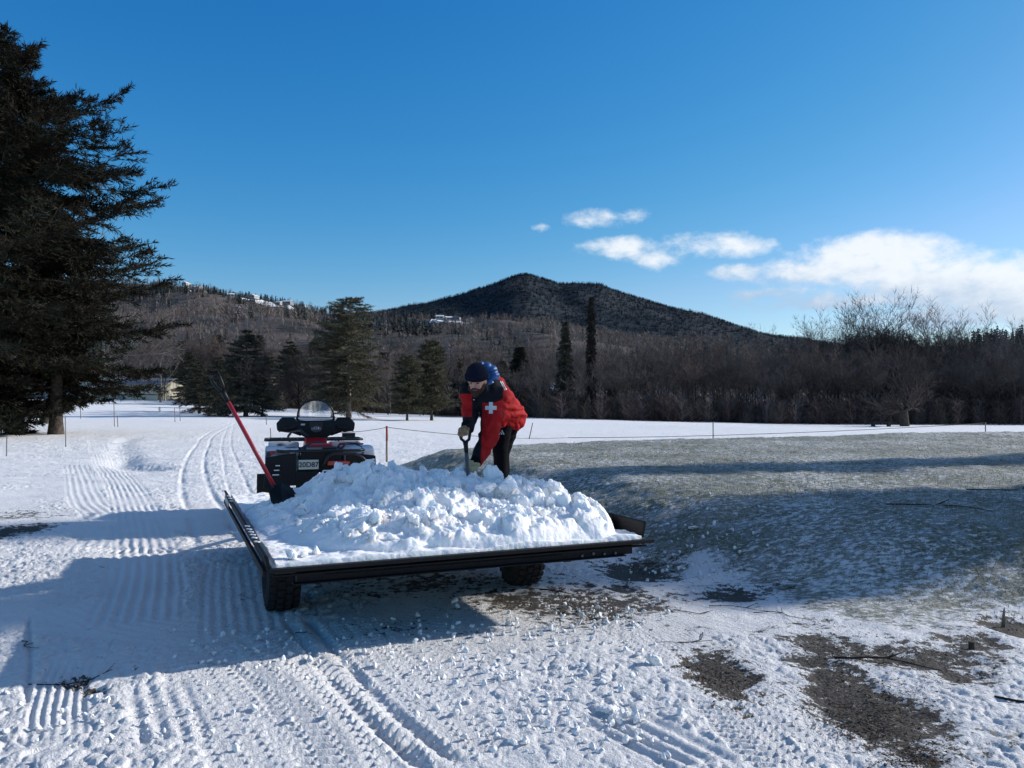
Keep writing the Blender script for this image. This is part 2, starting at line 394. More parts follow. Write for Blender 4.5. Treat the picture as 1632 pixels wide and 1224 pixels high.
# dirt showing through: px, py, half w px, half h px, weight
DIRT = [(1010, 912, 55, 15, 1), (990, 938, 30, 9, .8), (1165, 946, 50, 16, .9), (1155, 1078, 55, 38, 1), (1400, 1140, 95, 55, 1), (1330, 1075, 60, 40, .85), (1330, 1035, 70, 28, .8),
        (1450, 1050, 120, 26, .8), (1530, 1080, 60, 20, .7), (1620, 1003, 45, 16, 1), (900, 965, 150, 30, .75), (1560, 1030, 60, 22, .7), (1290, 1000, 50, 14, .55),
        (10, 850, 45, 14, .9), (30, 825, 60, 10, .5), (125, 1090, 30, 10, .5), (150, 1105, 20, 6, .6), (700, 935, 200, 22, .5), (1460, 1210, 60, 25, .6), (620, 1000, 60, 20, .25), (1230, 940, 40, 10, .5)]
def ground_build():
    # grid that is finer near the photographer: a fan of columns and geometric rows
    rows = [1.9]
    while rows[-1] < 260:
        y = rows[-1]; st = .0034 if y < 13 else (.0062 if y < 30 else .02)
        rows.append(y*(1+st))
    rows = np.array(rows)
    t = np.concatenate((np.linspace(-1.5, -.74, 60, endpoint=False), np.linspace(-.74, .74, 1080, endpoint=False), np.linspace(.74, 1.9, 70)))
    Yg, T = np.meshgrid(rows, t, indexing='ij')
    Xg = T*(Yg+.6); X = Xg.ravel(); Y = Yg.ravel()
    z, d = ground_coarse(X, Y)
    damp = np.zeros_like(X)
    ztr = tracks(X, Y, damp)
    bank = sstep(-.5, .35, d+fbm(X*1.7, Y*1.7, 3, 31)*1.6)
    near = 1-sstep(20, 60, Y)
    thin = .52*sstep(.5, 1.9, X+.25*(Y-4))*sstep(2.9, 4.2, Y+.25*X)*(1-sstep(7, 9, Y))
    FR = np.array([tuple(G(px, py)[:2]) for px, py in ((985, 800), (1640, 770), (1700, 1030), (1480, 1015), (1340, 985), (1225, 955), (1120, 925), (1040, 890))])
    fr = sstep(-.35, .45, polydist(X, Y, FR)+fbm(X*1.3, Y*1.3, 3, 33)*1.1)
    FR2 = np.array([tuple(G(px, py)[:2]) for px, py in ((1100, 960), (1700, 1000), (1800, 1240), (1330, 1240), (1230, 1130))])
    bank = np.maximum(bank, np.maximum(fr*.86, .50*sstep(-.3, .4, polydist(X, Y, FR2))*(1+.9*fbm(X*1.4, Y*1.4, 3, 35))))
    bank = np.maximum(bank, thin*(.75+.9*fbm(X*.9, Y*.9, 3, 37)))
    # rough trodden snow
    rgh = sstep(-.12, .16, fbm(X*.55, Y*.55, 3, 11)+.10*(Y < 4.6)+.06*(X < 0))*near
    rgh = np.maximum(rgh, .9*np.exp(-((X-.35)/.75)**2-((Y-3.7)/.75)**4))
    rgh = np.maximum(rgh, .8*np.exp(-((X+1.8)/.8)**2-((Y-3.4)/.5)**2))
    f1, f2, idd = worley(X*11+fbm(X*9, Y*9, 2, 3)*1.1, Y*11+fbm(X*9, Y*9, 2, 8)*1.1, 21)
    g1, g2, ie = worley(X*26, Y*26, 23)
    dirt0 = np.zeros_like(X)
    for (px, py, w, h, s) in DIRT:
        c = G(px, py); y0 = G(px, py-h).y; y1 = G(px, py+h).y; hw = w/FPX*c.y; hh = (y0-y1)/2; cy = (y0+y1)/2
        dirt0 = np.maximum(dirt0, s*np.exp(-((X-c.x)/hw)**2*.8-((Y-cy)/hh)**2*.8))
    rgh = rgh*(1-.85*sstep(.15, .5, dirt0))
    crumbs = (sstep(0, .35, f2-f1)*(.3+.9*idd)*.0135+sstep(0, .4, g2-g1)*ie*.0065)
    fine = fbm(X*7, Y*7, 4, 41)*.028+fbm(X*26, Y*26, 3, 44)*.013
    keep = (1-damp)
    z += (crumbs*rgh*keep*(1-bank*.6)+fine*(.22+.85*rgh)*(.35+.65*keep))*near
    z += ztr
    # wind and foot marks far out
    z += fbm(X*1.6, Y*3.0, 4, 61)*.07*sstep(8, 16, Y)*near*(1-.7*bank)
    z += bank*near*(fbm(X*5, Y*5, 4, 71)*.05+fbm(X*1.3, Y*1.3, 2, 72)*.05)
    # ragged shovelled edge and ditch shadow on the left field
    e = spline([tuple(G(205, 700)[:2]), tuple(G(190, 712)[:2]), tuple(G(198, 726)[:2]), tuple(G(196, 737)[:2]), tuple(G(240, 748)[:2])], 6)
    for q in e: z -= .10*np.exp(-(((X-q[0])/.35)**2+((Y-q[1])/.55)**2))
    dirt = np.zeros_like(X)
    for (px, py, w, h, s) in DIRT:
        c = G(px, py); y0 = G(px, py-h).y; y1 = G(px, py+h).y; hw = w/FPX*c.y; hh = (y0-y1)/2; cy = (y0+y1)/2
        dirt = np.maximum(dirt, s*np.exp(-((X-c.x)/hw)**2*.8-((Y-cy)/hh)**2*.8))
    dirt = dirt+fbm(X*3.2, Y*3.2, 4, 91)*.62*(dirt > .04)
    z -= sstep(.3, .7, dirt)*.02
    dirt = np.maximum(dirt, sstep(0, 6, Y-104-14*(X/Y < -.1)-50*(X/Y < -.30)+fbm(X*.2, Y*.2, 2, 8)*8)*2.2)
    # flat pads where wheels stand
    nr, nc = Xg.shape
    idx = np.arange(nr*nc).reshape(nr, nc)
    F = np.stack((idx[:-1, :-1], idx[:-1, 1:], idx[1:, 1:], idx[1:, :-1]), -1).reshape(-1, 4)
    me = mesh_np('snow_ground', np.stack((X, Y, z), 1), F, smooth=True)
    for nm, arr in (('near_dim', (1-sstep(5, 12, Y))*(.75+.5*fbm(X*.8, Y*.8, 3, 15))), ('dirt', np.clip(dirt, 0, 2.2)), ('bank', bank), ('rough', rgh)):
        a = me.attributes.new(nm, 'FLOAT', 'POINT'); a.data.foreach_set('value', arr.astype(np.float32))
    return me

def ground_mat():
    m = bpy.data.materials.new('snow_ground'); m.use_nodes = True; nt = m.node_tree; b = nt.nodes['Principled BSDF']
    def N(t, **k):
        n = nt.nodes.new(t)
        for a, v in k.items(): setattr(n, a, v)
        return n
    def L(a, c): nt.links.new(a, c)
    def attr(n): a = N('ShaderNodeAttribute'); a.attribute_name = n; return a.outputs['Fac']
    tc = N('ShaderNodeTexCoord')
    def noise(s, d=4, r=.55, sc=(1, 1, 1)):
        mp = N('ShaderNodeMapping'); mp.inputs['Scale'].default_value = sc; L(tc.outputs['Object'], mp.inputs[0])
        n = N('ShaderNodeTexNoise'); n.inputs['Scale'].default_value = s; n.inputs['Detail'].default_value = d; n.inputs['Roughness'].default_value = r
        L(mp.outputs[0], n.inputs['Vector']); return n.outputs['Fac']
    def Mt(op, a, c=None, clamp=False):
        n = N('ShaderNodeMath', operation=op, use_clamp=clamp)
        for i, v in enumerate((a, c)):
            if v is None: continue
            if isinstance(v, (int, float)): n.inputs[i].default_value = v
            else: L(v, n.inputs[i])
        return n.outputs[0]
    def ramp(f, stops):
        r = N('ShaderNodeValToRGB'); L(f, r.inputs[0]); el = r.color_ramp.elements
        while len(el) < len(stops): el.new(.5)
        for e, (p, c) in zip(el, stops): e.position = p; e.color = (*c, 1) if len(c) == 3 else c
        return r.outputs[0]
    def mix(f, a, c):
        x = N('ShaderNodeMix', data_type='RGBA')
        if isinstance(f, float): x.inputs['Factor'].default_value = f
        else: L(f, x.inputs['Factor'])
        for k, v in (('A', a), ('B', c)):
            if isinstance(v, tuple): x.inputs[k].default_value = (*v, 1)
            else: L(v, x.inputs[k])
        return x.outputs['Result']
    def sm(v, a, c):
        r = N('ShaderNodeMapRange', interpolation_type='SMOOTHSTEP'); L(v, r.inputs[0]); r.inputs[1].default_value = a; r.inputs[2].default_value = c; return r.outputs[0]
    snow = ramp(noise(1.3, 5), [(.3, (.81, .81, .815)), (.7, (.895, .89, .885))])
    # dirty scuffed snow
    scuff = sm(noise(9, 5, .65), .60, .74)
    snow = mix(Mt('MULTIPLY', scuff, .10), snow, (.42, .38, .33))
    snow = mix(Mt('MULTIPLY', attr('near_dim'), .42), snow, (.56, .565, .58))  # foreground dimness painted into the trodden snow's colour, fading with distance
    soil = ramp(noise(60, 8, .8), [(.36, (.010, .009, .008)), (.47, (.034, .027, .021)), (.57, (.075, .060, .045)), (.70, (.22, .20, .18))])
    green = ramp(noise(.9, 3), [(.35, (.16, .17, .12)), (.5, (.20, .205, .165)), (.66, (.27, .27, .215))])
    fleck = ramp(noise(40, 5, .7), [(.36, (.45, .45, .42)), (.5, (1, 1, 1)), (.62, (1.5, 1.5, 1.5))])
    gm = N('ShaderNodeMix', data_type='RGBA', blend_type='MULTIPLY'); gm.inputs['Factor'].default_value = 1; L(green, gm.inputs['A']); L(fleck, gm.inputs['B'])
    ice = mix(sm(noise(5, 6, .7), .46, .66), gm.outputs['Result'], (.31, .33, .335))
    # snow lying in the turf, fine and streaky
    f = Mt('ADD', noise(17, 8, .76, (.8, 1.3, 1)), Mt('MULTIPLY', noise(.55, 3), .28))
    frost = sm(f, .655, .755)
    edge = Mt('SUBTRACT', 1.0, attr('bank'))
    turf = mix(Mt('MAXIMUM', Mt('MULTIPLY', frost, .86), Mt('MULTIPLY', sm(Mt('ADD', f, Mt('MULTIPLY', edge, .5)), .7, .82), .9)), ice, (.80, .81, .83))
    col = mix(sm(Mt('ADD', attr('bank'), Mt('MULTIPLY', Mt('SUBTRACT', noise(12, 5, .7), .5), .9)), .38, .62), snow, turf)
    dm = sm(Mt('ADD', attr('dirt'), Mt('MULTIPLY', Mt('SUBTRACT', noise(11, 10, .78), .5), 3.2)), .40, .50)
    col = mix(Mt('MULTIPLY', dm, .97), col, soil)
    L(col, b.inputs['Base Color'])
    b.inputs['Roughness'].default_value = .75; b.inputs['Specular IOR Level'].default_value = .25
    h = Mt('ADD', Mt('MULTIPLY', noise(55, 5, .65), 1.0), Mt('MULTIPLY', noise(190, 3, .6), .35))
    bp = N('ShaderNodeBump'); bp.inputs['Strength'].default_value = .75; bp.inputs['Distance'].default_value = .022
    L(h, bp.inputs['Height'])
    h2 = noise(7, 6, .62)
    bp2 = N('ShaderNodeBump'); bp2.inputs['Strength'].default_value = .35; bp2.inputs['Distance'].default_value = .08
    L(h2, bp2.inputs['Height']); L(bp2.outputs[0], bp.inputs['Normal']); L(bp.outputs['Normal'], b.inputs['Normal'])
    return m
gm_ = ground_mat()
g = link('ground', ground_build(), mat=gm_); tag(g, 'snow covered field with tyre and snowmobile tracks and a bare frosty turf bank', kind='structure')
# far plain all round the field, under the hills
far = MB(); ring = []
bmf = bmesh.new()
rr = [0, 3, 30, 180, 9000]
vs = []
for r_ in (1.8, 40, 250, 9000):
    vs.append([bmf.verts.new((r_*math.cos(2*PI*k/96), r_*math.sin(2*PI*k/96), -1.25 if r_ > 2 else -.3)) for k in range(96)])
for i in range(3):
    for k in range(96): bmf.faces.new((vs[i][k], vs[i][(k+1) % 96], vs[i+1][(k+1) % 96], vs[i+1][k]))
bmf.faces.new(vs[0]); far.bm.free()
mef = bpy.data.meshes.new('snow_plain'); bmf.to_mesh(mef); bmf.free()
o = link('snow_plain_ground', mef, mat=mat('plain_snow', (.82, .85, .9), .8)); o.location.z = -.4; tag(o, 'flat snow plain stretching to the horizon', kind='structure')
# ------------------------------------------------------------------ hills
def pz(py, Y): return P(816, py, Y).z
F1P = ([-900, -300, 0, 250, 300, 370, 450, 520, 600, 680, 760, 850, 1000, 1100, 1200, 1300, 1500, 1700, 2600], [430, 430, 440, 452, 456, 470, 482, 498, 505, 504, 512, 520, 545, 556, 566, 572, 575, 570, 570])
MP = ([-900, 300, 500, 600, 680, 740, 785, 815, 838, 862, 890, 960, 1000, 1080, 1150, 1210, 1300, 1500, 2600], [570, 560, 520, 502, 490, 476, 461, 447, 443, 450, 459, 461, 474, 496, 517, 538, 556, 575, 590])
RP = ([-900, 1380, 1450, 1500, 1540, 1580, 1632, 1750, 2000, 2600], [655, 650, 600, 566, 551, 541, 533, 520, 520, 560])
def hill_z(X, Y):
    px = 816+FPX*X/np.maximum(Y, 1)
    def H(prof, Yr): return CAMH+Yr*((612-np.interp(px, *prof))/FPX+math.tan(PITCH))
    z1 = H(F1P, 1000)*np.where(Y < 1000, np.clip((Y-190)/810, 0, 1)**1.25, 1-sstep(1000, 1800, Y)*.8)
    z1 = z1+fbm(X*.006, Y*.006, 4, 201)*60*sstep(250, 500, Y)*(1-sstep(820, 1000, Y))
    z2 = H(MP, 2500)*np.where(Y < 2500, sstep(950, 2560, Y)**1.05, 1-sstep(2500, 4200, Y)*.9)
    z2 = z2+fbm(X*.0022, Y*.0022, 4, 205)*150*sstep(1200, 1700, Y)*(1-sstep(2100, 2480, Y))
    z3 = H(RP, 420)*np.where(Y < 420, np.clip((Y-180)/240, 0, 1), 1-sstep(420, 800, Y)*.8)-1.0
    return np.maximum(np.maximum(z1, z2), z3)-.9
rows = 170*np.exp(np.linspace(0, math.log(4300/170), 260)); tt = np.linspace(-1.6, 1.7, 420)
Yg, T = np.meshgrid(rows, tt, indexing='ij'); Xg = T*Yg; X = Xg.ravel(); Y = Yg.ravel()
Z = hill_z(X, Y); nr, nc = Xg.shape; idx = np.arange(nr*nc).reshape(nr, nc)
F = np.stack((idx[:-1, :-1], idx[:-1, 1:], idx[1:, 1:], idx[1:, :-1]), -1).reshape(-1, 4)
HILLV = (X, Y, Z, F)
def hz1(x, y): return float(hill_z(np.array([float(x)]), np.array([float(y)]))[0])

def attr_mat(name, rough=.9):
    """colour from the per-face attribute 'tint', varied with noise"""
    m = bpy.data.materials.new(name); m.use_nodes = True; nt = m.node_tree; b = nt.nodes['Principled BSDF']
    a = nt.nodes.new('ShaderNodeAttribute'); a.attribute_name = 'tint'
    nt.links.new(a.outputs['Color'], b.inputs['Base Color']); b.inputs['Roughness'].default_value = rough; b.inputs['Specular IOR Level'].default_value = .05
    return m
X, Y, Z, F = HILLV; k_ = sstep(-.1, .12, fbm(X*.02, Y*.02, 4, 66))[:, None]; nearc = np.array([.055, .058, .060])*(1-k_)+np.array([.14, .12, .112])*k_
farc = np.array([.026, .036, .046])*(1-k_)+np.array([.046, .052, .060])*k_; w_ = sstep(1000, 1250, Y)[:, None]; tc_ = nearc*(1-w_)+farc*w_  # blue haze of distance painted into the far floor colours
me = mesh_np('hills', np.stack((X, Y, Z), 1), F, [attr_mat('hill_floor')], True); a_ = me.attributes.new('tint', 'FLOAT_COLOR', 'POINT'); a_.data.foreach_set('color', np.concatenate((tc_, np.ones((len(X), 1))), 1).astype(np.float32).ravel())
o = link('hills', me); tag(o, 'wooded hills and a rounded mountain behind the field', kind='structure')
rng = np.random.default_rng(5)
def proto_conifer(nb=9, seed=0):
    """unit-height spruce: ragged tiers of drooping triangles"""
    r = np.random.default_rng(seed); V = []; F = []
    for k in range(nb):
        h = .12+.86*k/nb; rad = .21*(1-h)**.8*(.8+.4*r.random())+.012
        n = 5; a0 = r.random()*6.28
        for j in range(n):
            a = a0+2*PI*j/n+r.normal()*.2; rr_ = rad*(.75+.5*r.random()); w = .55
            V += [(0, 0, h+.085), (rr_*math.cos(a-w)*.7, rr_*math.sin(a-w)*.7, h-.01), (rr_*math.cos(a), rr_*math.sin(a), h-.045), (rr_*math.cos(a+w)*.7, rr_*math.sin(a+w)*.7, h-.01)]
            b = len(V)-4; F += [(b, b+1, b+2), (b, b+2, b+3)]
    return np.array(V), np.array(F)
def proto_bare(nb=26, seed=0, tw=.011, trunk=True):
    """unit-height leafless tree: pale stem and a haze of slim twigs"""
    r = np.random.default_rng(seed); V = []; F = []
    k_ = 1.0 if trunk else .3
    V += [(-.012*k_, 0, 0), (.012*k_, 0, 0), (0, .01*k_, 0), (r.normal()*.02, 0, .85*(1 if trunk else .6))]; F += [(0, 1, 3), (1, 2, 3)]
    for k in range(nb):
        h = (.25 if trunk else .02)+.6*r.random()**(1 if trunk else 1.4); a = r.random()*6.28; L_ = .34*(1-h*.55)*(.6+.6*r.random()); up = .5+.9*r.random()
        d = np.array([math.cos(a), math.sin(a), up]); d /= np.linalg.norm(d)
        s = np.array([-math.sin(a), math.cos(a), 0])*tw; p = np.array([0, 0, h]); e = p+d*L_
        b = len(V); V += [p-s, p+s, e]; F.append((b, b+1, b+2))
        for q in range(2):
            m_ = p+d*L_*(.35+.3*q); dd = d+r.normal(size=3)*.5; dd /= np.linalg.norm(dd); b = len(V); V += [m_-s*.8, m_+s*.8, m_+dd*L_*.6]; F.append((b, b+1, b+2))
    return np.array(V), np.array(F)
def scatter(pts, hs, protos, tint, wide):
    """one mesh of many trees: pts (n,3), heights, per-tree colour"""
    Vs = []; Fs = []; Ts = []; off = 0; n = len(pts); pick = rng.integers(0, len(protos), n)
    for k, (pv, pf) in enumerate(protos):
        s = np.where(pick == k)[0]
        if not len(s): continue
        a = rng.random(len(s))*6.28; c, sn = np.cos(a), np.sin(a); h = hs[s]; w = h*wide[s]
        v = np.empty((len(s), len(pv), 3)); v[:, :, 0] = (pv[None, :, 0]*c[:, None]-pv[None, :, 1]*sn[:, None])*w[:, None]+pts[s, 0][:, None]
        v[:, :, 1] = (pv[None, :, 0]*sn[:, None]+pv[None, :, 1]*c[:, None])*w[:, None]+pts[s, 1][:, None]
        v[:, :, 2] = pv[None, :, 2]*h[:, None]+pts[s, 2][:, None]
        Vs.append(v.reshape(-1, 3)); Fs.append((pf[None]+(np.arange(len(s))*len(pv))[:, None, None]).reshape(-1, 3)+off); off += len(s)*len(pv)
        Ts.append(np.repeat(tint[s], len(pf), 0))
    return np.concatenate(Vs), np.concatenate(Fs), np.concatenate(Ts)
def stuff_forest(name, label, pts, hs, protos, tint, wide, mt):
    V, F, Tn = scatter(pts, hs, protos, tint, wide)
    me = mesh_np(name, V, F, [mt])
    a = me.attributes.new('tint', 'FLOAT_COLOR', 'FACE'); a.data.foreach_set('color', np.concatenate((Tn, np.ones((len(Tn), 1))), 1).astype(np.float32).ravel())
    o = link(name, me); tag(o, label, 'wood', kind='stuff'); return o
CLEAR = []   # (px, py, half w px, half h px, Y): open snowy places with houses on the hillside
CLEAR = [(398, 468, 30, 5, 880), (437, 473, 26, 5, 870), (318, 467, 9, 3, 900), (385, 497, 16, 4, 700), (712, 488, 26, 4, 930), (750, 497, 12, 3, 930), (300, 441, 8, 3, 960), (460, 482, 8, 3, 850)]
def near_clear(X, Y):
    m = np.zeros(X.shape, bool)
    for (px, py, w, h, Yc) in CLEAR:
        cx = (px-816)/FPX*Yc
        m |= (np.abs(X-cx) < (w+3)/FPX*Yc) & (Y < Yc+14) & (Y > Yc-45)
    return m
PC = [proto_conifer(7, i) for i in range(5)]; PB = [proto_bare(20, i+20) for i in range(6)]
fm = attr_mat('far_wood')
def sample(n, y0, y1, t0, t1):
    Y = np.sqrt(rng.random(n)*(y1*y1-y0*y0)+y0*y0); return (t0+(t1-t0)*rng.random(n))*Y, Y
def conif_mask(X, Y, s, seed, bias=0): return fbm(X*s, Y*s, 4, seed)+bias+rng.normal(size=X.shape)*.05
def tints(base, n, var=.22):
    k = 1+rng.normal(size=(n, 1))*var; return np.clip(np.array(base)[None]*k*(1+rng.normal(size=(n, 3))*.05), .004, .5)
# near wooded slope
X, Y = sample(20000, 205, 1010, -.95, .9); ok = ~near_clear(X, Y); X, Y = X[ok], Y[ok]
ok = ~((X/Y > .36) & (Y > 560)); X, Y = X[ok], Y[ok]
Z = hill_z(X, Y)-.3
con = conif_mask(X, Y, .011, 301, -.10+0*X) > 0
con |= (X/Y > .56) & (rng.random(len(X)) < .85)
pts = np.stack((X, Y, Z), 1)
nb = (~con).sum()
tb = tints((.25, .21, .19), nb, .25); 
stuff_forest('leafless_hillside_wood', 'grey brown leafless wood covering the lower hillside', pts[~con], rng.uniform(7, 12, nb), PB, tb, rng.uniform(.9, 1.5, nb), fm)
nc_ = con.sum()
stuff_forest('evergreen_hillside_wood', 'dark evergreen patches on the lower hillside', pts[con], rng.uniform(6, 11, nc_), PC, tints((.045, .060, .062), nc_, .3), rng.uniform(1.0, 1.7, nc_), fm)
# mountain, its tree tints blued with painted distance haze
X, Y = sample(36000, 1150, 2620, -.50, .42); Z = hill_z(X, Y)-.3; pts = np.stack((X, Y, Z), 1)
con = conif_mask(X, Y, .0035, 320, .07+.12*sstep(1500, 2300, Y)) > .0
nc_ = con.sum(); nb = (~con).sum(); PCs = [proto_conifer(4, i+50) for i in range(3)]; PBs = [proto_bare(7, i+60) for i in range(3)]
stuff_forest('evergreen_mountain_wood', 'dark evergreens covering the rounded mountain, blued with painted haze', pts[con], rng.uniform(5, 9.5, nc_), PCs, tints((.027, .042, .058), nc_, .22), rng.uniform(1.4, 2.3, nc_), fm)
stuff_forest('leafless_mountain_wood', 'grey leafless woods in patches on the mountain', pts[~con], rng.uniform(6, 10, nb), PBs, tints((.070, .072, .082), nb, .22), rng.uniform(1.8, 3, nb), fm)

# snowy clearings and the houses in them
snow_m = mat('hill_snow', (.82, .85, .9), .9)
for i, (px, py, w, h, Yc) in enumerate(CLEAR):
    cx = (px-816)/FPX*Yc; hw = w/FPX*Yc; n = 14
    gx = np.linspace(-hw, hw, n); gy = np.linspace(-16, 12, 6); A, B = np.meshgrid(gx, gy, indexing='ij')
    A = A+cx; B = B+Yc; Zc = hill_z(A.ravel(), B.ravel())+1.2+np.repeat(rng.normal(size=n)*.8, 6)+h*.25*np.tile(np.linspace(0, 1, 6), n)*2
    idx = np.arange(n*6).reshape(n, 6); F = np.stack((idx[:-1, :-1], idx[1:, :-1], idx[1:, 1:], idx[:-1, 1:]), -1).reshape(-1, 4)
    o = link('snowy_clearing', mesh_np('snowy_clearing', np.stack((A.ravel(), B.ravel(), Zc), 1), F, [snow_m], True)); tag(o, kind='structure')
HW = mat('house_wall', (.40, .38, .34), .8); HD = mat('house_window', (.03, .035, .045), .2); HR = mat('house_roof_snow', (.62, .64, .68), .9); HG = mat('house_wall_grey', (.22, .23, .25), .8)
HC = mat('cream_siding', (.46, .43, .34), .8, bump=.2, bscale=8); HRG = mat('grey_roof', (.20, .20, .22), .8)
def house(name, loc, w, d, h, roofh, label, cat='house', group=None, rz=0, wall=None, roof=None, wins=(), gable='x', bal=()):
    r_ = empty(name, loc, rz); tag(r_, label, cat, group)
    m = MB(); m.box((0, 0, h/2), (w, d, h)); 
    if gable == 'y': m.prism([(-w/2, h), (w/2, h), (0, h+roofh)], -d/2, d/2, 'xz')
    else: m.prism([(-d/2, h), (d/2, h), (0, h+roofh)], -w/2, w/2, 'yz')
    m.build('wall', wall or HW, r_)
    m = MB(); t = .25; e = .4
    if gable == 'y':
        for s in (-1, 1): m.prism([(s*(w/2+e), h-e*roofh/(w/2)), (0, h+roofh), (0, h+roofh+t), (s*(w/2+e), h-e*roofh/(w/2)+t)], -d/2-e, d/2+e, 'xz')
    else:
        for s in (-1, 1): m.prism([(s*(d/2+e), h-e*roofh/(d/2)), (0, h+roofh), (0, h+roofh+t), (s*(d/2+e), h-e*roofh/(d/2)+t)], -w/2-e, w/2+e, 'yz')
    m.build('roof', roof or HR, r_)
    for (x, z, ww, wh) in wins:
        m = MB(); m.box((x, -d/2-.03, z), (ww+.2, .1, wh+.2)); f = m.build('window', wall or HW, r_)
        m = MB(); m.box((x, -d/2-.1, z), (ww, .06, wh)); m.build('pane', HD, f)
    for (x, z, ww) in bal:
        m = MB(); m.box((x, -d/2-.6, z), (ww, 1.2, .15)); m.box((x, -d/2-1.2, z+.5), (ww, .1, .9)); m.build('balcony', wall or HW, r_)
    return r_
hl = [(372, 465, 890), (408, 474, 870), (449, 474, 865), (318, 465, 905), (384, 495, 705), (396, 493, 712), (300, 440, 965), (462, 480, 850), (484, 470, 960), (702, 486, 935), (716, 485, 935), (728, 489, 930), (750, 495, 935)]
hlab = ['pale house among snow on the left hillside ridge, leftmost of its cluster', 'snow roofed house in the middle of the ridge clearing', 
        'small snow roofed house at the right end of the long ridge clearing', 'small pale house alone left of the ridge clearing', 'white house in the lower hillside clearing', 'second white house in the lower hillside clearing, slightly higher',
        'tiny pale house near the top of the left ridge beside the large evergreen', 'tiny snow roofed house below the right end of the ridge clearing', 'tiny house on the skyline above the tall pine', 'white house at the foot of the mountain, leftmost of four',
        'second white house from the left at the foot of the mountain', 'third white house from the left at the foot of the mountain', 'rightmost white house at the foot of the mountain']
for (px, py, Yc), lb in zip(hl, hlab):
    x = (px-816)/FPX*Yc; w = random.uniform(6, 10)
    house('hillside_house', (x, Yc-10, hz1(x, Yc)+random.uniform(2.0, 4)), w, 9, random.uniform(2.4, 3.4), 1.8, lb, group='houses on the wooded hillside', wall=random.choice((HW, HG, HW)), wins=((-w*.25, 2.2, 1.8, 1.4), (w*.2, 2.2, 2.2, 1.4)), rz=random.uniform(-.4, .4), gable=random.choice('xy'))

# ------------------------------------------------------------------ trees
def grow_bare(seed, H=15.0, rad=.25, spread=.5, levels=5, lowest=.3, nlimb=7, lean=(0, 0), droop=0.0, twig=1.0, kids=4, fork=False):
    """segments of a leafless tree: (p0,p1,r0,r1,level)"""
    r = random.Random(seed); segs = []
    def branch(p, d, L_, ra, lv):
        n = max(2, 5-lv); q = p.copy(); dd = d.copy(); nodes = []
        for i in range(n):
            dd = (dd+Vector((r.gauss(0, .16), r.gauss(0, .16), r.gauss(.05, .1)-droop*(lv > 1)))).normalized()
            e = q+dd*(L_/n); r0 = ra*(1-.62*i/n); r1 = ra*(1-.62*(i+1)/n)
            segs.append((q.copy(), e.copy(), r0, r1, lv)); q = e; nodes.append((q.copy(), dd.copy(), r1))
        if lv >= levels: return
        k = kids+(1 if lv < 3 else 0)
        for j in range(k):
            i = min(n-1, int((.25+.75*(j+r.random())/k)*n)); pn, dn, rn = nodes[i]
            ax = Vector((r.gauss(0, 1), r.gauss(0, 1), r.gauss(0, .6))); ax = (ax-ax.dot(dn)*dn).normalized()
            ang = r.uniform(.35, .85); nd = (dn*math.cos(ang)+ax*math.sin(ang)+Vector((0, 0, .12))).normalized()
            branch(pn, nd, L_*r.uniform(.42, .66), max(rn*.62, .008*twig), lv+1)
    # trunk
    n = 9; q = Vector((0, 0, -.3)); d = Vector((lean[0], lean[1], 1)).normalized(); top = H*(.62 if not fork else lowest)
    tn = []
    for i in range(n):
        d = (d+Vector((r.gauss(0, .035), r.gauss(0, .035), .02))).normalized(); e = q+d*(top/n)
        r0 = rad*(1-.6*i/n)*(1.35 if i == 0 else 1) if not fork else rad*(1-.2*i/n)*(1.3 if i == 0 else 1); r1 = rad*(1-.6*(i+1)/n) if not fork else rad*(1-.2*(i+1)/n)
        segs.append((q.copy(), e.copy(), r0, r1, 0)); q = e; tn.append((q.copy(), d.copy(), r1))
    for j in range(nlimb):
        f = lowest/.62+(1-lowest/.62)*(j+.5)/nlimb if not fork else .9
        i = min(n-1, int(f*n)); pn, dn, rn = tn[i]; a = j*2.4+r.uniform(-.5, .5); tilt = spread*(1.35-.75*(j/nlimb))*r.uniform(.8, 1.2)
        nd = Vector((math.cos(a)*math.sin(tilt), math.sin(a)*math.sin(tilt), math.cos(tilt)))
        branch(pn, nd, H*(1-f*.62)*r.uniform(.42, .6), rn*.62, 1)
    branch(tn[-1][0], tn[-1][1], H*.36, tn[-1][2]*.95, 1)
    return segs
def tubes_np(segs, sides):
    """fast tapered prisms"""
    n = len(segs)
    p0 = np.array([s[0][:] for s in segs]); p1 = np.array([s[1][:] for s in segs]); r0 = np.array([s[2] for s in segs]); r1 = np.array([s[3] for s in segs])
    d = p1-p0; d /= np.linalg.norm(d, axis=1)[:, None]+1e-9
    ref = np.where(np.abs(d[:, 2:3]) < .9, np.array([[0, 0, 1.]]), np.array([[1., 0, 0]])); a = np.cross(d, ref); a /= np.linalg.norm(a, axis=1)[:, None]; b = np.cross(d, a)
    V = np.empty((n, 2*sides, 3))
    for k in range(sides):
        c, s_ = math.cos(2*PI*k/sides), math.sin(2*PI*k/sides); o = a*c+b*s_
        V[:, k] = p0+o*r0[:, None]; V[:, sides+k] = p1+o*r1[:, None]
    f = np.array([(k, (k+1) % sides, sides+(k+1) % sides, sides+k) for k in range(sides)])
    return V.reshape(-1, 3), (f[None]+(np.arange(n)*2*sides)[:, None, None]).reshape(-1, 4)
def cat_vf(parts):
    Vs = []; Fs = []; o = 0
    for v, f in parts: Vs.append(v); Fs.append(f+o); o += len(v)
    return np.concatenate(Vs), [f for f in Fs]
